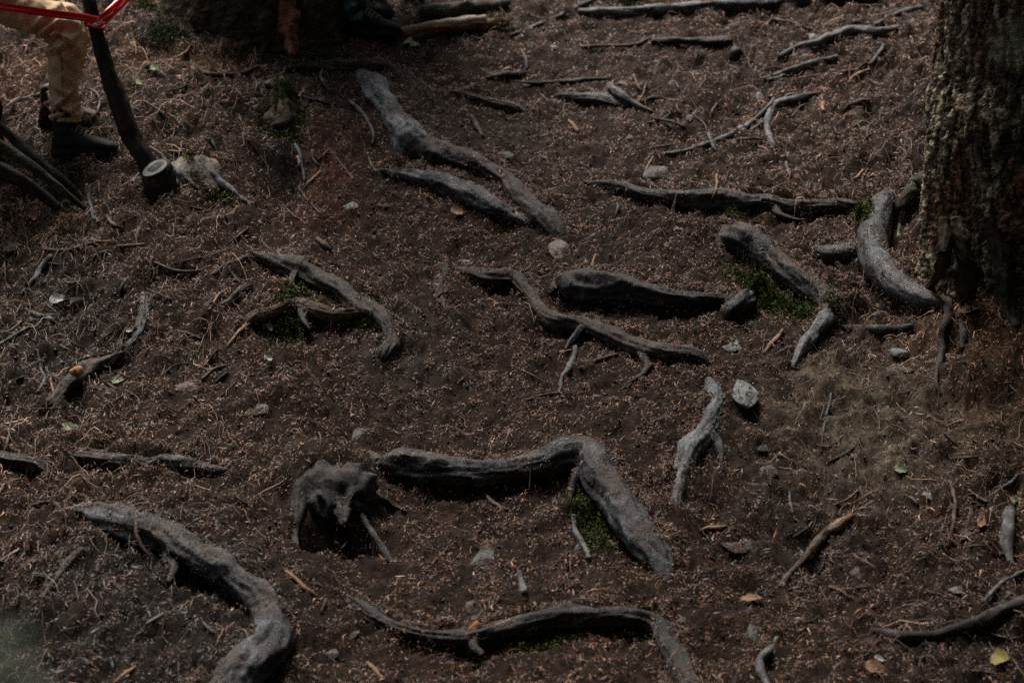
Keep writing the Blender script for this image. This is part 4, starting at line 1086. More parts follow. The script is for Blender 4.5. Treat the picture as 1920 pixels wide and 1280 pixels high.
for k, (px, py, rx, ry_, mt, lb) in enumerate(STONES):
    p = at(px, py, 0, H); s = mpp(p)
    flush = 'flush' in lb or 'low' in lb or 'half buried' in lb
    thick = any(q in lb for q in ('rock', 'blocky', 'boulder', 'oval stone with', 'square', 'rounded'))
    V = stone_mesh(rx * s, max(ry_ * s * (1.3 if thick else 1.75), .012), ry_ * s * (.85 if thick else (.34 if flush else .5)), 200 + k)
    r = random.Random(k)
    a = r.uniform(-.3, .3)
    V = V @ np.array([[math.cos(a), math.sin(a), 0], [-math.sin(a), math.cos(a), 0], [0, 0, 1]])
    V[:, 2] += V[:, 1] * .4
    o = mesh_obj('stone', V, IF, M[mt], smooth=False)
    o.location = (p[0], p[1], p[2] + ry_ * s * (-.06 if flush else 0.0))
    tag(o, lb, 'stone' if 'boulder' not in lb else 'boulder', 'stones set in the trail')
    me = o.data; me.polygons.foreach_set('use_smooth', np.ones(len(me.polygons), dtype=bool))
    if not flush:
        i0, i1 = np.searchsorted(XS, [p[0] - rx * s, p[0] + rx * s]); j0, j1 = np.searchsorted(YS, [p[1] - ry_ * s, p[1] + ry_ * s])
        HR[j0:j1, i0:i1] += .004

LEAVES = [
 (1120, 568, 11, 6, 'leaf_yellow', 'larger yellow leaf under the broad dark root'),
 (1124, 582, 8, 4, 'leaf_yellow', 'small yellow leaf just below the larger yellow leaf'),
 (1168, 574, 7, 4, 'leaf_yellow', 'yellow leaf furthest right under the broad dark root'),
 (1876, 1236, 20, 13, 'leaf_yellow', 'blurred mustard leaf in the lower right corner'),
 (1640, 1252, 20, 10, 'leaf_brown', 'tan dead leaf at the bottom edge on the right'),
 (1650, 1234, 12, 6, 'leaf_pale', 'pale narrow leaf above the tan leaf at the bottom right'),
 (858, 398, 15, 8, 'leaf_brown', 'brown leaf below the shorter grey root'),
 (1840, 980, 10, 14, 'leaf_brown', 'orange curled leaf near the right edge'),
 (1815, 580, 24, 7, 'leaf_brown', 'long orange brown leaf at the foot of the large trunk'),
 (108, 562, 16, 8, 'leaf_pale', 'pale crumpled leaf on the left bank'),
 (242, 620, 7, 4, 'leaf_pale', 'small white leaf beside the slim grey upright root'),
 (1410, 1122, 22, 7, 'leaf_brown', 'brown curled leaf on the lower right slope'),
 (220, 712, 14, 6, 'lichen', 'pale green lichen flake right of the cut log'),
 (130, 800, 20, 7, 'lichen', 'greenish lichen flake on the left'),
 (1690, 880, 14, 7, 'lichen', 'green lichen flake on the sandy patch'),
 (505, 612, 8, 10, 'leaf_pale', 'small pale leaf under the bare tan root'),
 (505, 672, 7, 5, 'leaf_pale', 'tiny white leaf below the green moss hollow'),
 (778, 86, 12, 6, 'lichen', 'pale green leaf near the split log'),
 (765, 80, 7, 9, 'lichen', 'upright pale green leaf near the split log'),
 (1905, 938, 12, 7, 'lichen', 'pale green lichen flake at the right edge'),
 (62, 408, 9, 7, 'leaf_brown', 'round orange brown leaf on the left bank'),
 (290, 128, 9, 6, 'lichen', 'pale lichen scrap on the upper left bank'),
 (262, 155, 9, 6, 'lichen', 'pale lichen scrap right of the curved sapling'),
]
def leaf_mesh(l, wd, seed):
    r = np.random.default_rng(seed); n, m = 10, 5
    U, W = np.meshgrid(np.linspace(0, 1, n), np.linspace(-1, 1, m), indexing='ij')
    prof = np.sin(np.pi * U ** .8) ** .8 * (1 + .15 * np.sin(U * 19 + r.random() * 6))
    X = (U - .5) * 2 * l; Y = W * prof * wd
    Z = .35 * wd * np.abs(W) ** 1.5 * prof + .25 * l * np.sin(U * 3 + r.random() * 3) * .6 + .1 * wd * np.sin(7 * U + 4 * W)
    V = np.stack([X.ravel(), Y.ravel(), Z.ravel()], -1)
    a = np.arange(n * m).reshape(n, m)
    F = np.stack([a[:-1, :-1].ravel(), a[1:, :-1].ravel(), a[1:, 1:].ravel(), a[:-1, 1:].ravel()], -1)
    return V, F
for k, (px, py, rx, ry_, mt, lb) in enumerate(LEAVES):
    p = at(px, py, .012, H); s = mpp(p)
    V, F = leaf_mesh(rx * s, ry_ * s * 1.6, k)
    o = mesh_obj('fallen_leaf' if mt != 'lichen' else 'lichen_flake', V, F, M[mt])
    o.location = p
    o.rotation_euler = (math.radians(24 + random.uniform(-8, 18)), random.uniform(-.3, .3), random.uniform(-.5, .5))
    tag(o, lb, 'leaf' if mt != 'lichen' else 'lichen', 'fallen leaves and lichen on the slope')

# ------------------------------------------------------------------ stump with a hollow beneath it
cs = at(620, 930)
stump = empty('hollow_stump', tuple(cs), 'rotten root stump arching over a black hollow, lower left of centre', 'stump')
co = np.array(stump.location)
def sub_tube(parent, off, name, mat, pts, seed, lump=.2, ridge=.12, deflift=.8, G=None):
    C = path_from_px(pts, H0 if G is None else G, deflift)
    V, F = tube(C, 20, .25, lump, ridge, seed=seed, minstep=.006)
    splat(C)
    return mesh_obj(name, V - off, F, M[mat], parent)
pb = at(632, 925, .02); sb_m = mpp(pb)
Vb = IV.copy()
ang_ = np.arctan2(Vb[:, 1], Vb[:, 0])
Vb = Vb * (1 + .07 * samp(N_LONG, ang_ / 6.283 * 2, Vb[:, 2] * .2 + .3) + .05 * samp(N_MID, Vb[:, 0] / 5, Vb[:, 1] / 5 + Vb[:, 2] / 4) + .09 * samp(N_BIG, Vb[:, 0] / 4 + .6, Vb[:, 2] / 4 + Vb[:, 1] / 5))[:, None]
Vb[:, 0] += .35 * np.clip(-Vb[:, 2], 0, 1) * .2
Vb = Vb * [62 * sb_m, .11, 46 * sb_m]
Vb[:, 2] += -.55 * Vb[:, 1] * 0 + .35 * Vb[:, 1]
Vb[:, 2] = np.where(Vb[:, 1] < -.03, Vb[:, 2] - .35 * (np.abs(Vb[:, 0]) < 28 * sb_m) * (-.03 - Vb[:, 1]), Vb[:, 2])
mesh_obj('stump_body', Vb + (pb - co), IF, M['root_stump'], stump)
sub_tube(stump, co, 'stump_nose', 'root_stump', [(618, 905, 22, .3), (634, 935, 22, .6), (642, 962, 15, .9), (645, 984, 7, 1.4)], 71, lump=.12, ridge=.16)
sub_tube(stump, co, 'root_arm', 'root_stump', [(625, 885, 18, -.2), (665, 912, 19, .2), (700, 935, 15, .1), (732, 950, 10, -.3), (765, 962, 6, -.9)], 72, lump=.12, ridge=.08, G=H)
sub_tube(stump, co, 'root_arm', 'root_stump', [(610, 880, 20, -.2), (578, 905, 18, .0), (562, 936, 15, -.1), (556, 968, 11, -.3), (552, 1000, 8, -.6), (556, 1030, 5, -1.0)], 73, lump=.12, ridge=.08, G=H)
sub_tube(stump, co, 'root_arm', 'root_stump', [(648, 925, 9, 1.2), (672, 958, 6, 1.4), (700, 1000, 5, .8), (724, 1036, 5, .0), (738, 1060, 4, -.8)], 74, lump=.1, ridge=.08)

# mossy snag on the upper left bank
cs = at(520, 190)
snag = empty('mossy_snag', tuple(cs), 'greenish broken snag with a tan cap on the left upper bank', 'stump')
co = np.array(snag.location)
sub_tube(snag, co, 'snag_body', 'trunk_dark', [(532, 250, 20, -.7), (528, 215, 20, -.2), (524, 180, 14, 1.6)], 81, G=H)
sub_tube(snag, co, 'broken_cap', 'root_mossy', [(498, 160, 6, 5), (522, 160, 11, 3.4), (540, 172, 12, 2.8), (556, 186, 9, 2.6)], 82, G=H)

# ------------------------------------------------------------------ moss
def moss(px, py, rx, ry_, n, label, h=.022, parent=None, cols=((.025, .040, .007), (.068, .098, .016), (.125, .14, .035)), seed=0, tilt=0.0):
    r = np.random.default_rng(900 + seed)
    G_ = HR if seed in (6, 7, 8, 9, 10, 12, 13, 17, 18) else H
    c = at(px, py, 0, H); s = mpp(c)
    nc = max(8, n // 45)
    cc = r.normal(0, .45, (nc, 2)); cc = cc[np.hypot(cc[:, 0], cc[:, 1]) < 1.05]
    k = r.integers(0, len(cc), n)
    q = cc[k] + r.normal(0, .17, (n, 2))
    X = c[0] + q[:, 0] * rx * s; Y = c[1] + q[:, 1] * ry_ * s * 1.9 - tilt * q[:, 0] * rx * s
    Z = hgt(X, Y, G_) + h * (.25 + .75 * r.random(n)) * (1 + .5 * samp(N_MID, X / 1.0, Y / 1.0)) * np.exp(-((q - cc[k]) ** 2).sum(1) * 25)
    P = np.stack([X, Y, Z], -1)
    a = r.normal(size=(n, 3)) + [0, -.3, .5]; a /= np.linalg.norm(a, axis=1)[:, None]
    d = np.cross(a, r.normal(size=(n, 3))); d /= np.linalg.norm(d, axis=1)[:, None]
    l = r.uniform(.004, .013, n)[:, None]; wd = l * .25
    V = np.concatenate([P, P + a * l * .55 + d * wd, P + a * l, P + a * l * .55 - d * wd])
    i = np.arange(n)
    F = np.stack([i, i + n, i + 2 * n, i + 3 * n], -1)
    t = np.clip(.5 + .35 * samp(N_MID, X / .7, Y / .7) + r.normal(0, .22, n), 0, .999) * 2
    cl = np.array(cols); t0 = t.astype(int); f = (t - t0)[:, None]
    cc_ = cl[t0] * (1 - f) + cl[np.minimum(t0 + 1, 2)] * f
    o = mesh_obj('moss_clump', V, F, M['moss'], smooth=False, cols=np.tile(cc_, (4, 1)))
    return tag(o, label, 'moss', 'moss clumps on roots and banks')
moss(1438, 562, 78, 26, 12000, 'largest green moss clump, under the knobbly dark root on the right', .045, seed=1, tilt=1.0)
moss(1108, 975, 42, 50, 8000, 'dark green moss clump inside the bend of the massive grey root', .035, seed=2, tilt=.8)
moss(545, 612, 42, 34, 8000, 'deep green moss clump in the hollow under the bare tan forked root', .035, seed=3)
moss(690, 606, 30, 18, 4500, 'small green moss clump under the lower end of the dark brown arching root', .03, seed=4)
moss(1010, 1212, 70, 20, 5000, 'dim moss clump under the long dark root at the bottom edge', .025, seed=5)
moss(530, 225, 42, 42, 9000, 'moss clump hanging on the snag of the left upper bank', .04, seed=6)
moss(1616, 402, 18, 30, 4500, 'moss clump on the mossy bend left of the smooth wet root', .05, seed=7)
moss(362, 326, 24, 20, 3500, 'moss clump growing on the mottled pale boulder', .09, seed=8)
moss(598, 108, 45, 18, 4000, 'yellow green moss clump by the split tan root on the upper bank', .03, seed=9, cols=((.03, .045, .01), (.06, .085, .02), (.1, .115, .04)))
moss(620, 40, 34, 30, 4500, 'moss clump on the right flare of the big dark tree base', .12, seed=10)
moss(1210, 1190, 22, 18, 2200, 'small moss clump where the long dark bottom root ends', .02, seed=11)
moss(1735, 345, 24, 22, 2500, 'moss clump on the buttress root of the large trunk', .10, seed=12, cols=((.03, .045, .01), (.06, .085, .02), (.1, .115, .04)))
moss(1563, 592, 20, 12, 1500, 'pale yellow green lichen tuft on the pale root tail', .03, seed=13, cols=((.12, .13, .08), (.2, .22, .13), (.3, .31, .2)))
moss(415, 372, 36, 12, 2200, 'faint moss clump in the litter below the mottled pale boulder', .02, seed=14)
moss(1380, 405, 26, 10, 1500, 'faint moss clump under the dark level root', .02, seed=15)
moss(1470, 222, 16, 12, 900, 'faint grey green lichen tuft inside the hooked grey root', .02, seed=16, cols=((.08, .1, .06), (.14, .16, .1), (.2, .22, .14)))
moss(1185, 2, 34, 8, 2500, 'bright green moss clump at the top edge behind the long pale log', .12, seed=17, cols=((.04, .10, .01), (.08, .19, .02), (.12, .26, .04)))
moss(930, 52, 36, 10, 2500, 'yellow green moss and fern scraps on the split log at the top', .06, seed=18, cols=((.06, .08, .02), (.13, .15, .06), (.24, .26, .14)))
moss(300, 70, 60, 30, 6000, 'dim mossy fringe on the left foot of the big dark tree base', .10, seed=20, cols=((.012, .020, .010), (.03, .045, .022), (.07, .08, .04)))
moss(270, 20, 34, 22, 3500, 'dark green grass tuft behind the curved sapling at the top left', .10, seed=19)

# ------------------------------------------------------------------ litter
def scatter(n, seed, dens=None):
    r = np.random.default_rng(seed)
    X = r.uniform(-2.72, 2.72, n * 2); Y = r.uniform(-3.15, 3.55, n * 2)
    # the seen area is a trapezium
    half = 2.05 + (Y + 3.2) / 6.8 * .7
    keep = np.abs(X) < half
    if dens is not None: keep &= r.random(len(X)) < dens(X, Y)
    X, Y = X[keep][:n], Y[keep][:n]
    return r, X, Y
def onroot(X, Y):
    i = np.clip(np.searchsorted(XS, X) - 1, 0, len(XS) - 1); j = np.clip(np.searchsorted(YS, Y) - 1, 0, len(YS) - 1)
    return ONROOT[j, i]
def litter(n, seed, lmin, lmax, wr, tilt, name, bright=1.0, onr=.34, lifth=.006, dens=None):
    r, X, Y = scatter(n, seed, dens)
    keep = ~onroot(X, Y) | (r.random(len(X)) < onr)
    X, Y = X[keep], Y[keep]; n = len(X)
    Z = hgt(X, Y, HR) + r.uniform(-.002, lifth, n)
    e = .01
    gx = (hgt(X + e, Y) - hgt(X - e, Y)) / (2 * e); gy = (hgt(X, Y + e) - hgt(X, Y - e)) / (2 * e)
    gx = np.clip(gx, -1.2, 1.2); gy = np.clip(gy, -1.2, 1.2)
    a = r.uniform(0, np.pi, n)
    d = np.stack([np.cos(a), np.sin(a), np.cos(a) * gx + np.sin(a) * gy + r.normal(0, tilt, n)], -1)
    d /= np.linalg.norm(d, axis=1)[:, None]
    nrm = np.stack([-gx, -gy, np.ones(n)], -1) + r.normal(0, .5, (n, 3))
    sd_ = np.cross(d, nrm); sd_ /= np.linalg.norm(sd_, axis=1)[:, None]
    up = np.cross(sd_, d)
    l = (lmin + (lmax - lmin) * r.random(n) ** 2)[:, None]; wd = r.uniform(wr[0], wr[1], n)[:, None] * .5
    bend = (r.normal(0, .14, n))[:, None] * l
    P = np.stack([X, Y, Z], -1)
    A, B = P - d * l * .5, P + d * l * .5
    Mv = P + up * bend + sd_ * r.normal(0, .12, (n, 1)) * l
    V = np.concatenate([A, Mv - sd_ * wd, Mv + sd_ * wd, B])
    i = np.arange(n)
    F = np.concatenate([np.stack([i, i + n, i + 2 * n], -1), np.stack([i + n, i + 3 * n, i + 2 * n], -1)])
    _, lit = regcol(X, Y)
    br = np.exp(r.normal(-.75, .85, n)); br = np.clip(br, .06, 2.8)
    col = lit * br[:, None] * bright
    grey = r.random(n) < .11
    gl = r.uniform(.05, .24, n)
    col[grey] = gl[grey][:, None] * np.array([1.0, .96, .9])
    hot = r.random(n) < .018
    col[hot] = np.array([.42, .24, .12]) * r.uniform(.5, 1.1, hot.sum())[:, None]
    return mesh_obj(name, V, F, M['litter'], smooth=False, cols=np.tile(col, (4, 1)))
def clustered(X, Y):
    bankd = np.clip(np.abs(X + .05) / 1.7 - .3, 0, 1)
    return np.clip(.42 + .35 * bankd + .28 * samp(N_MID, X / 2.6 + .2, Y / 2.6) + .12 * samp(N_FINE, X / 4, Y / 4), .05, 1)
SAND = at(1610, 790)
_cl = clustered
def clustered(X, Y):
    return _cl(X, Y) * (1 - .55 * np.exp(-(((X - SAND[0]) / .36) ** 2 + ((Y - SAND[1]) / .45) ** 2)))
tag(litter(430000, 51, .007, .026, (.0022, .0048), .30, 'needle_litter', 1.08, dens=clustered), kind='stuff')
tag(litter(42000, 52, .018, .050, (.003, .0065), .40, 'bark_scraps', 1.15, .1, .010, dens=clustered), kind='stuff')

def drift(seed, n_per_m, name):
    r = np.random.default_rng(seed); Xs, Ys = [], []
    for C in RC + TC:
        L = catmull(C, 10); seg = np.linalg.norm(np.diff(L[:, :2], axis=0), axis=1); s_ = np.concatenate([[0], np.cumsum(seg)])
        n = int(n_per_m * s_[-1]); u = r.uniform(0, s_[-1], n)
        P = np.stack([np.interp(u, s_, L[:, i]) for i in range(4)], -1)
        T = np.stack([np.interp(u, s_, g_) for g_ in np.gradient(L[:, :2], axis=0).T], -1); T /= np.linalg.norm(T, axis=1)[:, None] + 1e-9
        N = np.stack([-T[:, 1], T[:, 0]], -1); N[N[:, 1] < 0] *= -1
        side = np.where(r.random(n) < .8, 1, -1)
        o_ = side * P[:, 3] * np.abs(r.normal(1.0, .28, n)) + side * np.abs(r.normal(0, .008, n))
        Xs.append(P[:, 0] + N[:, 0] * o_); Ys.append(P[:, 1] + N[:, 1] * o_)
    return np.concatenate(Xs), np.concatenate(Ys)
_dx, _dy = drift(81, 2600, '')
_sc = scatter
def scatter(n, seed, dens=None):
    return np.random.default_rng(seed), _dx, _dy
tag(litter(0, 53, .008, .030, (.0022, .0048), .45, 'litter_drifts', .9, .9, .012), kind='stuff')
scatter = _sc

# crumbs of earth
def crumbs(n, seed, r0, r1, name):
    r, X, Y = scatter(n, seed)
    keep = ~onroot(X, Y) | (r.random(len(X)) < .12)
    X, Y = X[keep], Y[keep]; n = len(X)
    rad = r0 + (r1 - r0) * r.random(n) ** 3
    Z = hgt(X, Y, HR) + rad * .2
    base = np.array([[1, 0, 0], [-1, 0, 0], [0, 1, 0], [0, -1, 0], [0, 0, 1.], [0, 0, -1.]])
    fc = np.array([[0, 2, 4], [2, 1, 4], [1, 3, 4], [3, 0, 4], [2, 0, 5], [1, 2, 5], [3, 1, 5], [0, 3, 5]])
    jit = r.uniform(.5, 1.25, (n, 6, 1))
    ang = r.uniform(0, 6.28, n); c, s = np.cos(ang), np.sin(ang)
    R = np.zeros((n, 3, 3)); R[:, 0, 0] = c; R[:, 0, 1] = -s; R[:, 1, 0] = s; R[:, 1, 1] = c; R[:, 2, 2] = .75
    V = np.einsum('nij,kj->nki', R, base) * jit * rad[:, None, None] + np.stack([X, Y, Z], -1)[:, None]
    F = (np.arange(n)[:, None, None] * 6 + fc[None]).reshape(-1, 3)
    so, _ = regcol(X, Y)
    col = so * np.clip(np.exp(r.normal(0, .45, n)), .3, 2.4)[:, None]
    return mesh_obj(name, V.reshape(-1, 3), F, M['litter'], smooth=False, cols=np.repeat(col, 6, 0))
tag(crumbs(22000, 61, .003, .010, 'earth_crumbs'), kind='stuff')

# fine strands and thin twigs tangled on the banks
def strands(n, seed, name, l0, l1, dens, bright=1.0):
    r, X, Y = scatter(n, seed, dens)
    n = len(X); m = 6; k = 3
    a = r.uniform(0, 2 * np.pi, n); curv = r.normal(0, 1.1, n); l = l0 + (l1 - l0) * r.random(n) ** 2
    t = np.linspace(0, 1, m)
    ang = a[:, None] + curv[:, None] * t[None] + .25 * r.normal(size=(n, m))
    dx = np.cumsum(np.cos(ang), 1) * l[:, None] / m; dy = np.cumsum(np.sin(ang), 1) * l[:, None] / m
    PX, PY = X[:, None] + dx, Y[:, None] + dy
    PZ = hgt(PX, PY, HR) + .004 + (r.random((n, 1)) * .02) * np.sin(np.pi * t)[None] + r.random((n, 1)) * .012
    rad = r.uniform(.001, .0027, n)[:, None] * (1 - .5 * t)[None]
    th = np.array([0, 2.09, 4.19])
    nx_, ny_ = -np.sin(ang), np.cos(ang)
    V = np.zeros((n, m, k, 3))
    for j in range(k):
        V[:, :, j, 0] = PX + rad * math.cos(th[j]) * nx_
        V[:, :, j, 1] = PY + rad * math.cos(th[j]) * ny_
        V[:, :, j, 2] = PZ + rad * math.sin(th[j])
    a_ = np.arange(n * m * k).reshape(n, m, k); b_ = np.roll(a_, -1, 2)
    F = np.stack([a_[:, :-1].ravel(), b_[:, :-1].ravel(), b_[:, 1:].ravel(), a_[:, 1:].ravel()], -1)
    _, lit = regcol(X, Y)
    tone = np.exp(r.normal(-.2, .55, n))
    col = (.55 * lit + .45 * np.array([.13, .12, .105])) * tone[:, None] * bright
    return mesh_obj(name, V.reshape(-1, 3), F, M['litter'], smooth=True, cols=np.repeat(col, m * k, 0))
tag(strands(9500, 71, 'fine_twig_litter', .03, .20, lambda X, Y: np.clip(.10 + (np.abs(X + .1) / 1.3 - .5) * .9 * np.where(X < 0, 1.3, .7), .08, 1), 1.25), kind='stuff')


# loose small twigs on the banks, each its own thing
rt = random.Random(33)
ZT = [('short thin twig loose in the tangled litter of the left bank', 40, (10, 470), (400, 820), 0),
      ('short thin twig loose in the litter of the lower right bank', 34, (1480, 1910), (760, 1270), 1),
      ('short thin twig loose in the litter of the upper left bank', 24, (10, 640), (110, 330), 2),
      ('short thin twig loose in the litter of the upper right slope', 26, (1180, 1720), (90, 330), 3),
      ('short thin twig loose in the litter of the lower left corner', 14, (10, 620), (900, 1270), 4)]
for lb, cnt, xr, yr, kk in ZT:
    for q in range(cnt):
        x, y = rt.uniform(*xr), rt.uniform(*yr)
        a = rt.uniform(0, 6.28); l = rt.uniform(14, 42); r_ = rt.uniform(1.2, 3.0)
        b = a + rt.uniform(-.7, .7)
        p1 = (x, y, r_, 1.2); p2 = (x + l * math.cos(a), y + .7 * l * math.sin(a), r_, 2.0 + rt.random() * 2); p3 = (p2[0] + l * .7 * math.cos(b), p2[1] + .7 * l * .7 * math.sin(b), r_ * .6, 1.0)
        C = path_from_px([p1, p2, p3], HR)
        V, F = tube(C, 6, 2.0, .1, .05, seed=q + kk * 50, minstep=.010, wig=.0015)
        tag(mesh_obj('twig', V, F, M[rt.choice(['stick_grey', 'stick_brown', 'stick_brown', 'stick_dark', 'stick_bare'])]), lb, 'twig', lb.replace('short thin twig loose', 'small twigs'))

# low greenery close to the camera, far out of focus
def leafy(name, label, cat, base, tip, nleaf, spread, size, mat, seed, bend=.1):
    root = empty(name, tuple(base), label, cat); off = np.array(root.location)
    mid = (np.array(base) + np.array(tip)) / 2 + [bend, 0, .03]
    C = np.array([list(base) + [.012], list(mid) + [.008], list(tip) + [.003]])
    V, F = tube(C, 8, 2, .05, .02, seed=seed); mesh_obj('stem', V - off, F, M['sapling'], root)
    r = random.Random(seed)
    L = catmull(C, 20)
    for q in range(nleaf):
        b = L[int(len(L) * (1 - .38 * r.random() ** 1.4)) - 1][:3]
        V, F = leaf_mesh(size * r.uniform(.7, 1.1), size * r.uniform(.35, .5), seed * 50 + q)
        V[:, 0] += size
        a, t = r.uniform(0, 6.28), r.uniform(-.5, .5)
        R = np.array([[math.cos(a) * math.cos(t), -math.sin(a), math.cos(a) * math.sin(t)], [math.sin(a) * math.cos(t), math.cos(a), math.sin(a) * math.sin(t)], [-math.sin(t), 0, math.cos(t)]])
        V = V @ R.T + b + np.array([r.uniform(-1, 1), r.uniform(-1, 1), r.uniform(-1, 1)]) * spread
        mesh_obj('leaf', V - off, F, mat, root)
    return root
d_ = ray(5, 1110); tp_ = CAM + d_ * 1.35
gz = float(hgt(tp_[0] - .15, tp_[1] + .1))
leafy('leafy_shrub', 'blurred green shrub tip close to the camera at the lower left edge', 'shrub', np.array([tp_[0] - .15, tp_[1] + .1, gz]), tp_, 34, .02, .026, M['leaf_green'], 5)
d_ = ray(1915, 20); tp_ = CAM + d_ * 1.5
gz = float(hgt(tp_[0] + .45, tp_[1]))
nt_ = empty('near_sapling', (tp_[0] + .45, tp_[1], gz), 'blurred dark green sapling close to the camera at the top right corner', 'tree'); no_ = np.array(nt_.location)
V, F = tube(np.array([[0, 0, -.1, .05], [.02, 0, 1.5, .04], [0, 0, 3.2, .02]]), 10, 1.5, .05, .04, seed=3); mesh_obj('trunk', V, F, M['trunk_dark'], nt_)
V, F = tube(np.array([[0, 0, tp_[2] - gz + .25, .014], [-.25, 0, tp_[2] - gz + .12, .009], [-.45, 0, tp_[2] - gz, .004]]), 8, 2, .05, .02, seed=4); mesh_obj('limb', V, F, M['sapling'], nt_)
rr_ = random.Random(8)
for q in range(120):
    V, F = leaf_mesh(.032, .014, 400 + q)
    t = rr_.random(); a = rr_.uniform(0, 6.28)
    V = V @ np.array([[math.cos(a), math.sin(a), 0], [-math.sin(a), math.cos(a), 0], [0, 0, 1]]) + [-.45 * t + rr_.uniform(-.035, .035), rr_.uniform(-.04, .04), tp_[2] - gz + .25 * (1 - t) + rr_.uniform(-.045, .045)]
    mesh_obj('leaf', V, F, M['leaf_dark'], nt_)

# ------------------------------------------------------------------ people
def folds(C, sides, seed, ridges, step=.006):
    """cloth tube with slanting creases; ridges = list of (s0, amp, width, slant, theta0)"""
    L = catmull(C, 30); seg = np.linalg.norm(np.diff(L[:, :3], axis=0), axis=1); s = np.concatenate([[0], np.cumsum(seg)])
    n = int(s[-1] / step); ss = np.linspace(0, s[-1], n)
    R = np.stack([np.interp(ss, s, L[:, i]) for i in range(4)], -1)
    T = np.gradient(R[:, :3], axis=0); T /= np.linalg.norm(T, axis=1)[:, None]
    A = np.cross(T, [0, 1.0, 0]); A /= np.linalg.norm(A, axis=1)[:, None]     # in the picture plane
    B = np.cross(A, T)
    th = np.linspace(0, 2 * np.pi, sides, endpoint=False)[None]
    rad = R[:, 3][:, None] + 0 * th
    f = ss[:, None] / s[-1]
    for s0, amp, wd, sl_, t0 in ridges:
        amp = amp * 2.3; wd = wd * 1.05
        ds = (f - s0 - sl_ * np.sin(th - t0)) * s[-1]
        rad = rad + amp * (np.exp(-(ds / wd) ** 2) - .8 * np.exp(-((ds - 1.7 * wd) / (1.2 * wd)) ** 2)) * (.35 + .65 * np.clip(np.cos(th - t0), -1, 1) ** 2)
    rad += .0025 * samp(N_MID, th / 6.283, ss[:, None] / 1.0)
    P = R[:, None, :3] + rad[..., None] * (np.cos(th)[..., None] * A[:, None] + np.sin(th)[..., None] * B[:, None])
    a = np.arange(n * sides).reshape(n, sides); b = np.roll(a, -1, 1)
    V = P.reshape(-1, 3)
    F = np.stack([a[:-1].ravel(), b[:-1].ravel(), b[1:].ravel(), a[1:].ravel()], -1)
    # turned-in hem
    inner = R[-1, :3] + (P[-1] - R[-1, :3]) * .88 - T[-1] * .012
    V = np.vstack([V, inner]); k0 = n * sides; m = np.arange(sides)
    F = np.vstack([F, np.stack([a[-1], np.roll(a[-1], -1), k0 + np.roll(m, -1), k0 + m], -1)])
    return V, F

def skin_mesh(name, pts, edges, mat, parent, off, sub=2):
    me = bpy.data.meshes.new(name)
    me.from_pydata([tuple(np.array(p[:3]) - off) for p in pts], edges, [])
    o = bpy.data.objects.new(name, me); COL.objects.link(o); o.parent = parent
    md = o.modifiers.new('skin', 'SKIN')
    for i, p in enumerate(pts):
        sv = me.skin_vertices[0].data[i]; sv.radius = (p[3], p[3]); sv.use_root = (i == 0)
    md.use_smooth_shade = True
    sb_ = o.modifiers.new('sub', 'SUBSURF'); sb_.levels = sub; sb_.render_levels = sub
    me.materials.append(mat)
    return o

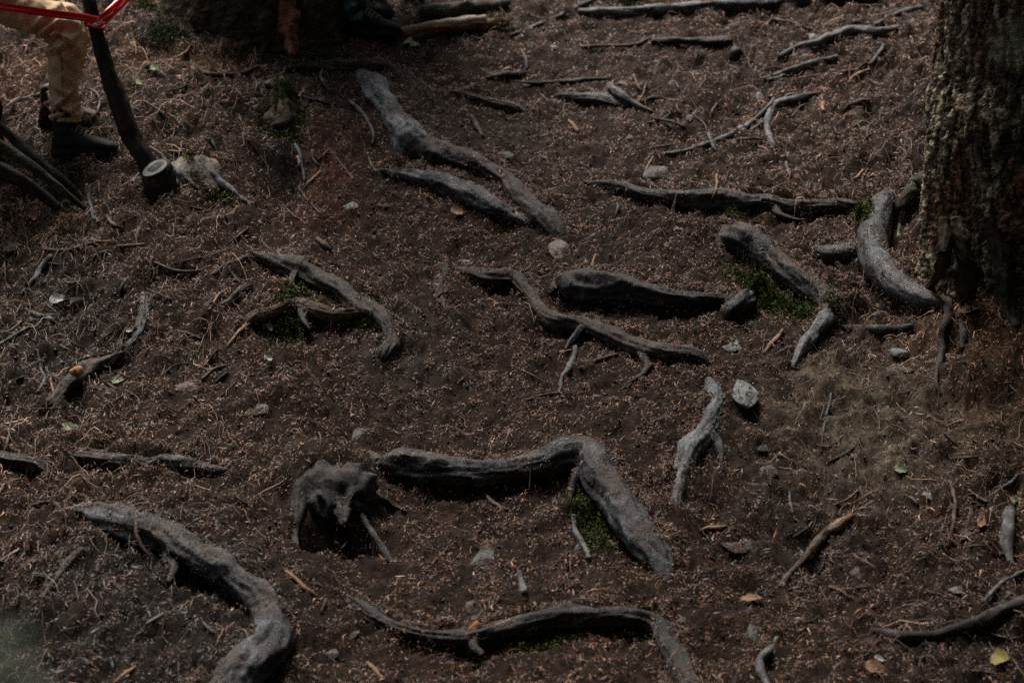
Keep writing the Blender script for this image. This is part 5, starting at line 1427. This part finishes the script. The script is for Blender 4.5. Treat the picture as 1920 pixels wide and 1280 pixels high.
def boot(parent, off, heel, ang, mat, L=.30, shaft_top=.17, lean=(0, 0)):
    """boot with heel at a ground point, pointing along ang; upper, sole and laces as parts"""
    c, s_ = math.cos(ang), math.sin(ang)
    def W(P):
        P = np.asarray(P, float)
        return np.stack([heel[0] + P[:, 0] * c - P[:, 1] * s_, heel[1] + P[:, 0] * s_ + P[:, 1] * c, heel[2] + P[:, 2]], -1) - off
    xs = np.array([0, .01, .03, .06, .09, .12, .15, .18, .21, .24, .265, .285, .297, .30]) * L / .30
    hw = np.array([.012, .028, .037, .040, .040, .039, .041, .045, .049, .050, .046, .036, .020, .006])
    tp = np.array([.06, .095, .115, .125, .125, .118, .100, .084, .072, .064, .058, .050, .040, .032])
    m = 20; t = np.linspace(0, 2 * np.pi, m, endpoint=False)
    rows = []
    for x, h, z in zip(xs, hw, tp):
        cy_, cz_ = np.cos(t), np.sin(t)
        y = h * np.sign(cy_) * np.abs(cy_) ** .75 * (1 - .22 * np.clip(cz_, 0, 1))
        zz = .018 + (z - .018) * (.5 + .5 * np.sign(cz_) * np.abs(cz_) ** .8)
        rows.append(np.stack([np.full(m, x), y, zz + .002 * np.sin(x * 160) * (x > .13)], -1))
    A = np.vstack(rows); n = len(xs)
    a = np.arange(n * m).reshape(n, m); b = np.roll(a, -1, 1)
    F = [tuple(int(v) for v in q) for q in np.stack([a[:-1].ravel(), a[1:].ravel(), b[1:].ravel(), b[:-1].ravel()], -1)]
    F += [tuple(int(v) for v in a[0]), tuple(int(v) for v in a[-1][::-1])]
    up_ = mesh_obj('boot', W(A), F, mat, parent)
    C = np.array([[.062, 0, .085, .048], [.06 + lean[0] * .4, 0, .12, .050], [.06 + lean[0], 0, shaft_top, .052], [.06 + lean[0], 0, shaft_top + .03, .050]])
    V, F = tube(C, 22, .2, .03, .05, seed=4); mesh_obj('boot_shaft', W(V), F, mat, up_)
    # sole
    out = [(x - .004, -h - .004) for x, h in zip(xs, hw)] + [(x + .004, h + .004) for x, h in list(zip(xs, hw))[::-1]]
    k = len(out)
    V = [(x, y, 0) for x, y in out] + [(x, y, .024) for x, y in out]
    F = [tuple(range(k))[::-1], tuple(range(k, 2 * k))] + [(i, (i + 1) % k, k + (i + 1) % k, k + i) for i in range(k)]
    mesh_obj('sole', W(V), F, M['boot_sole'], up_, smooth=False)
    for q in range(5):
        x = .105 + q * .019; z = np.interp(x, xs, tp) + .003
        V, F = tube(np.array([[x - .006, -.032, z - .020, .0042], [x, 0, z + .003, .0045], [x + .006, .032, z - .020, .0042]]), 6, 1, .05, .02, seed=q, minstep=.006)
        mesh_obj('lace', W(V), F, M['lace'], up_)
    return up_

fp = at(128, 282, 0, H)
yP = fp[1]
pers = empty('person', tuple(fp), 'person sitting at the top left edge in tan trousers and dark boots', 'person')
po = np.array(pers.location); sP = mpp(fp)
def leg(pts, dy, name, mat, seed, ridges, off=po, par=None, y0=None):
    y0 = yP if y0 is None else y0
    C = np.array([list(pt(x, y, y0 + dy)) + [r * sP] for x, y, r in pts])
    V, F = folds(C, 44, seed, ridges)
    return mesh_obj(name, V - off, F, mat, par or pers)
rg = random.Random(12)
RID = [(.52, .010, .012, .05, 4.7), (.56, .011, .012, -.06, 4.5), (.60, .010, .010, .07, 5.0), (.64, .009, .011, -.05, 4.6), (.68, .007, .011, .08, 4.9), (.45, .008, .014, .05, 4.4), (.38, .006, .016, -.04, 4.8),
       (.84, .008, .010, .05, 4.6), (.88, .010, .009, -.06, 5.0), (.92, .009, .009, .05, 4.5), (.955, .007, .007, -.03, 4.8), (.76, .004, .014, .07, 4.7), (.25, .007, .02, .05, 4.7), (.12, .006, .02, -.04, 4.7)]
Cs = np.array([list(pt(x, y, yP - .070)) + [.0022] for x, y in [(100, 84), (112, 96), (116, 120), (117, 150), (119, 180), (121, 205), (122, 226)]])
V, F = tube(Cs, 6, 3, .1, .1, seed=8, minstep=.01); mesh_obj('seam', V - po, F, M['tan_seam'], pers)
tr = leg([(-85, -40, 46), (-30, -12, 42), (25, 12, 39), (75, 32, 37), (112, 52, 35), (122, 80, 33), (119, 112, 30), (118, 150, 28), (121, 185, 27), (124, 208, 29), (124, 227, 29)], 0, 'trouser_leg', M['tan_cloth'], 1, RID)
for q in range(11):
    a_, b_ = pt(118 + (q % 2), 122 + q * 7.5, yP - .078), pt(127 + (q % 2), 123.5 + q * 7.5, yP - .078)
leg([(-90, -60, 46), (-30, -28, 42), (25, 0, 38), (80, 22, 36), (122, 42, 34), (134, 70, 32), (130, 105, 29), (122, 150, 27), (112, 185, 26), (108, 205, 27)], .26, 'trouser_leg', M['tan_cloth'], 2, RID)
boot(pers, po, (pt(98, 283, yP)[0], yP, float(hgt(pt(98, 283, yP)[0], yP, H)) - .012), -.12, M['boot'], shaft_top=.16, lean=(.0, 0))
q = at(74, 232, 0, H)
boot(pers, po, (q[0], q[1], q[2]), -.05, M['boot_brown'], shaft_top=.14)
# the rest of the body above and left of the frame
def P_(x, y, dy, r): return list(pt(x, y, yP + dy)) + [r]
torso = [P_(-95, -55, .12, .15), P_(-90, -130, .12, .14), P_(-80, -210, .12, .16), P_(-72, -262, .12, .10),
         P_(-70, -250, -.07, .075), P_(-40, -170, -.14, .052), P_(0, -105, -.12, .042),
         P_(-66, -255, .31, .075), P_(-40, -170, .38, .052), P_(5, -108, .34, .042)]
skin_mesh('jacket', torso, [(0, 1), (1, 2), (2, 3), (2, 4), (4, 5), (5, 6), (2, 7), (7, 8), (8, 9)], M['jacket'], pers, po)
body = [P_(-90, -130, .12, .10), P_(-72, -262, .12, .07), P_(-66, -290, .12, .055), P_(-58, -325, .10, .085), P_(-54, -352, .09, .088), P_(-34, -330, .06, .016),
        P_(-70, -250, -.05, .05), P_(-40, -170, -.14, .038), P_(0, -105, -.12, .030), P_(22, -88, -.11, .034), P_(40, -76, -.12, .014), P_(50, -66, -.12, .009),
        P_(-66, -255, .30, .05), P_(-40, -170, .38, .038), P_(5, -108, .34, .030), P_(26, -92, .33, .034), P_(44, -80, .33, .014), P_(54, -70, .33, .009)]
be = [(0, 1), (1, 2), (2, 3), (3, 4), (3, 5), (1, 6), (6, 7), (7, 8), (8, 9), (9, 10), (10, 11), (1, 12), (12, 13), (13, 14), (14, 15), (15, 16), (16, 17)]
for hb, sy in ((9, -.11), (15, .33)):
    for q, (dx, dd) in enumerate([(18, .02), (19, -.015), (16, -.03), (8, .04)]):
        b0 = body[hb]; n0 = len(body)
        body.append([b0[0] + .03, b0[1] + dd, b0[2] - .012 * q, .009]); body.append([b0[0] + .03 + dx * .0015, b0[1] + dd * 1.3, b0[2] - .03, .008]); body.append([b0[0] + .02 + dx * .0015, b0[1] + dd * 1.3, b0[2] - .055, .006])
        be += [(hb, n0), (n0, n0 + 1), (n0 + 1, n0 + 2)]
skin_mesh('body', body, be, M['skin'], pers, po)
hd = pt(-60, -352, yP + .10)
V = IV * [.10, .085, .105]; V = V[:, :] + (hd - po) + [-.012, 0, .02]
mesh_obj('hair', V, IF, M['hair'], pers)
sx = pt(-120, 0, yP + .15); gz = float(hgt(sx[0], sx[1])); topz = pt(-120, -5, yP + .15)[2]
C = np.array([[sx[0], sx[1], gz - .1, .30], [sx[0], sx[1], gz + .15, .24], [sx[0], sx[1], (gz + topz) / 2, .22], [sx[0], sx[1], topz - .02, .21]])
tag(mesh_obj('tree_stump', *tube(C, 28, .2, .05, .06, seed=90), M['trunk_dark']), 'mossy stump outside the left edge on which the person sits', 'stump')

# two people far up the slope, behind the tree base
def standing(label, feet, depth, cloth, cloth2, shoe, facing, legw, knees):
    f0 = pt(feet[0][0], feet[0][1], depth)
    root = empty('person', tuple(f0), label, 'person'); off = np.array(root.location)
    s_ = mpp(f0); hipz = f0[2] + .92; cx = np.mean([pt(f[0], f[1], depth)[0] for f in feet])
    for k_, f in enumerate(feet):
        p = pt(f[0], f[1], depth + .12 * k_)
        sgn = -1 if k_ == 0 else 1
        C = np.array([[cx + sgn * .08, depth + .1, hipz, .095], [p[0] * .4 + (cx + sgn * .09) * .6, depth + .06, hipz - .25, .088], [p[0] + knees, depth - .03, p[2] + .50, .075], [p[0], p[1], p[2] + .25, legw], [p[0], p[1], p[2] + .06, legw * .95]])
        V, F = folds(C, 32, k_, [(.5 + .06 * i, .012, .016, .06 * (-1) ** i, 4.7) for i in range(8)], .012)
        mesh_obj('trouser_leg', V - off, F, cloth, root)
        boot(root, off, (p[0] - .05 * math.cos(facing), p[1] - .05 * math.sin(facing), p[2]), facing, shoe, shaft_top=.12)
    T_ = lambda x, y, z, r: [cx + x, depth + .1 + y, hipz + z, r]
    skin_mesh('jacket', [T_(0, 0, -.02, .16), T_(0, 0, .28, .16), T_(0, 0, .48, .13), T_(-.2, 0, .46, .07), T_(-.27, -.03, .2, .055), T_(-.25, -.15, -.02, .045), T_(.2, 0, .46, .07), T_(.27, -.03, .2, .055), T_(.25, -.15, -.02, .045)],
              [(0, 1), (1, 2), (2, 3), (3, 4), (4, 5), (2, 6), (6, 7), (7, 8)], cloth2, root, off)
    bd = [T_(0, 0, .3, .1), T_(0, 0, .56, .06), T_(0, -.01, .64, .06), T_(0, -.02, .72, .085), T_(0, -.02, .80, .09), T_(-.24, -.2, -.06, .035), T_(-.24, -.27, -.12, .02), T_(.24, -.2, -.06, .035), T_(.24, -.27, -.12, .02), T_(-.2, 0, .44, .05), T_(-.26, -.03, .2, .04), T_(.2, 0, .44, .05), T_(.26, -.03, .2, .04)]
    skin_mesh('body', bd, [(0, 1), (1, 2), (2, 3), (3, 4), (0, 9), (9, 10), (10, 5), (5, 6), (0, 11), (11, 12), (12, 7), (7, 8)], M['skin'], root, off)
    mesh_obj('hair', IV * [.095, .105, .1] + (np.array(T_(0, .005, .82, 0)[:3]) - off), IF, M['hair'], root)
    return root
qd = at(668, 66, 0, H)
standing('person in crumpled dark teal trousers beside the big dark tree base', [(668, 62), (652, 50)], qd[1], M['teal_cloth'], M['jacket'], M['boot_sole'], -.5, .075, .02)
qn = at(770, 40, 0, H)
standing('blurred person in navy trousers behind the split log at the top', [(704, 30), (768, 38)], qn[1] + .15, M['navy_cloth'], M['navy_cloth'], M['boot_sole'], -1.3, .062, 0)
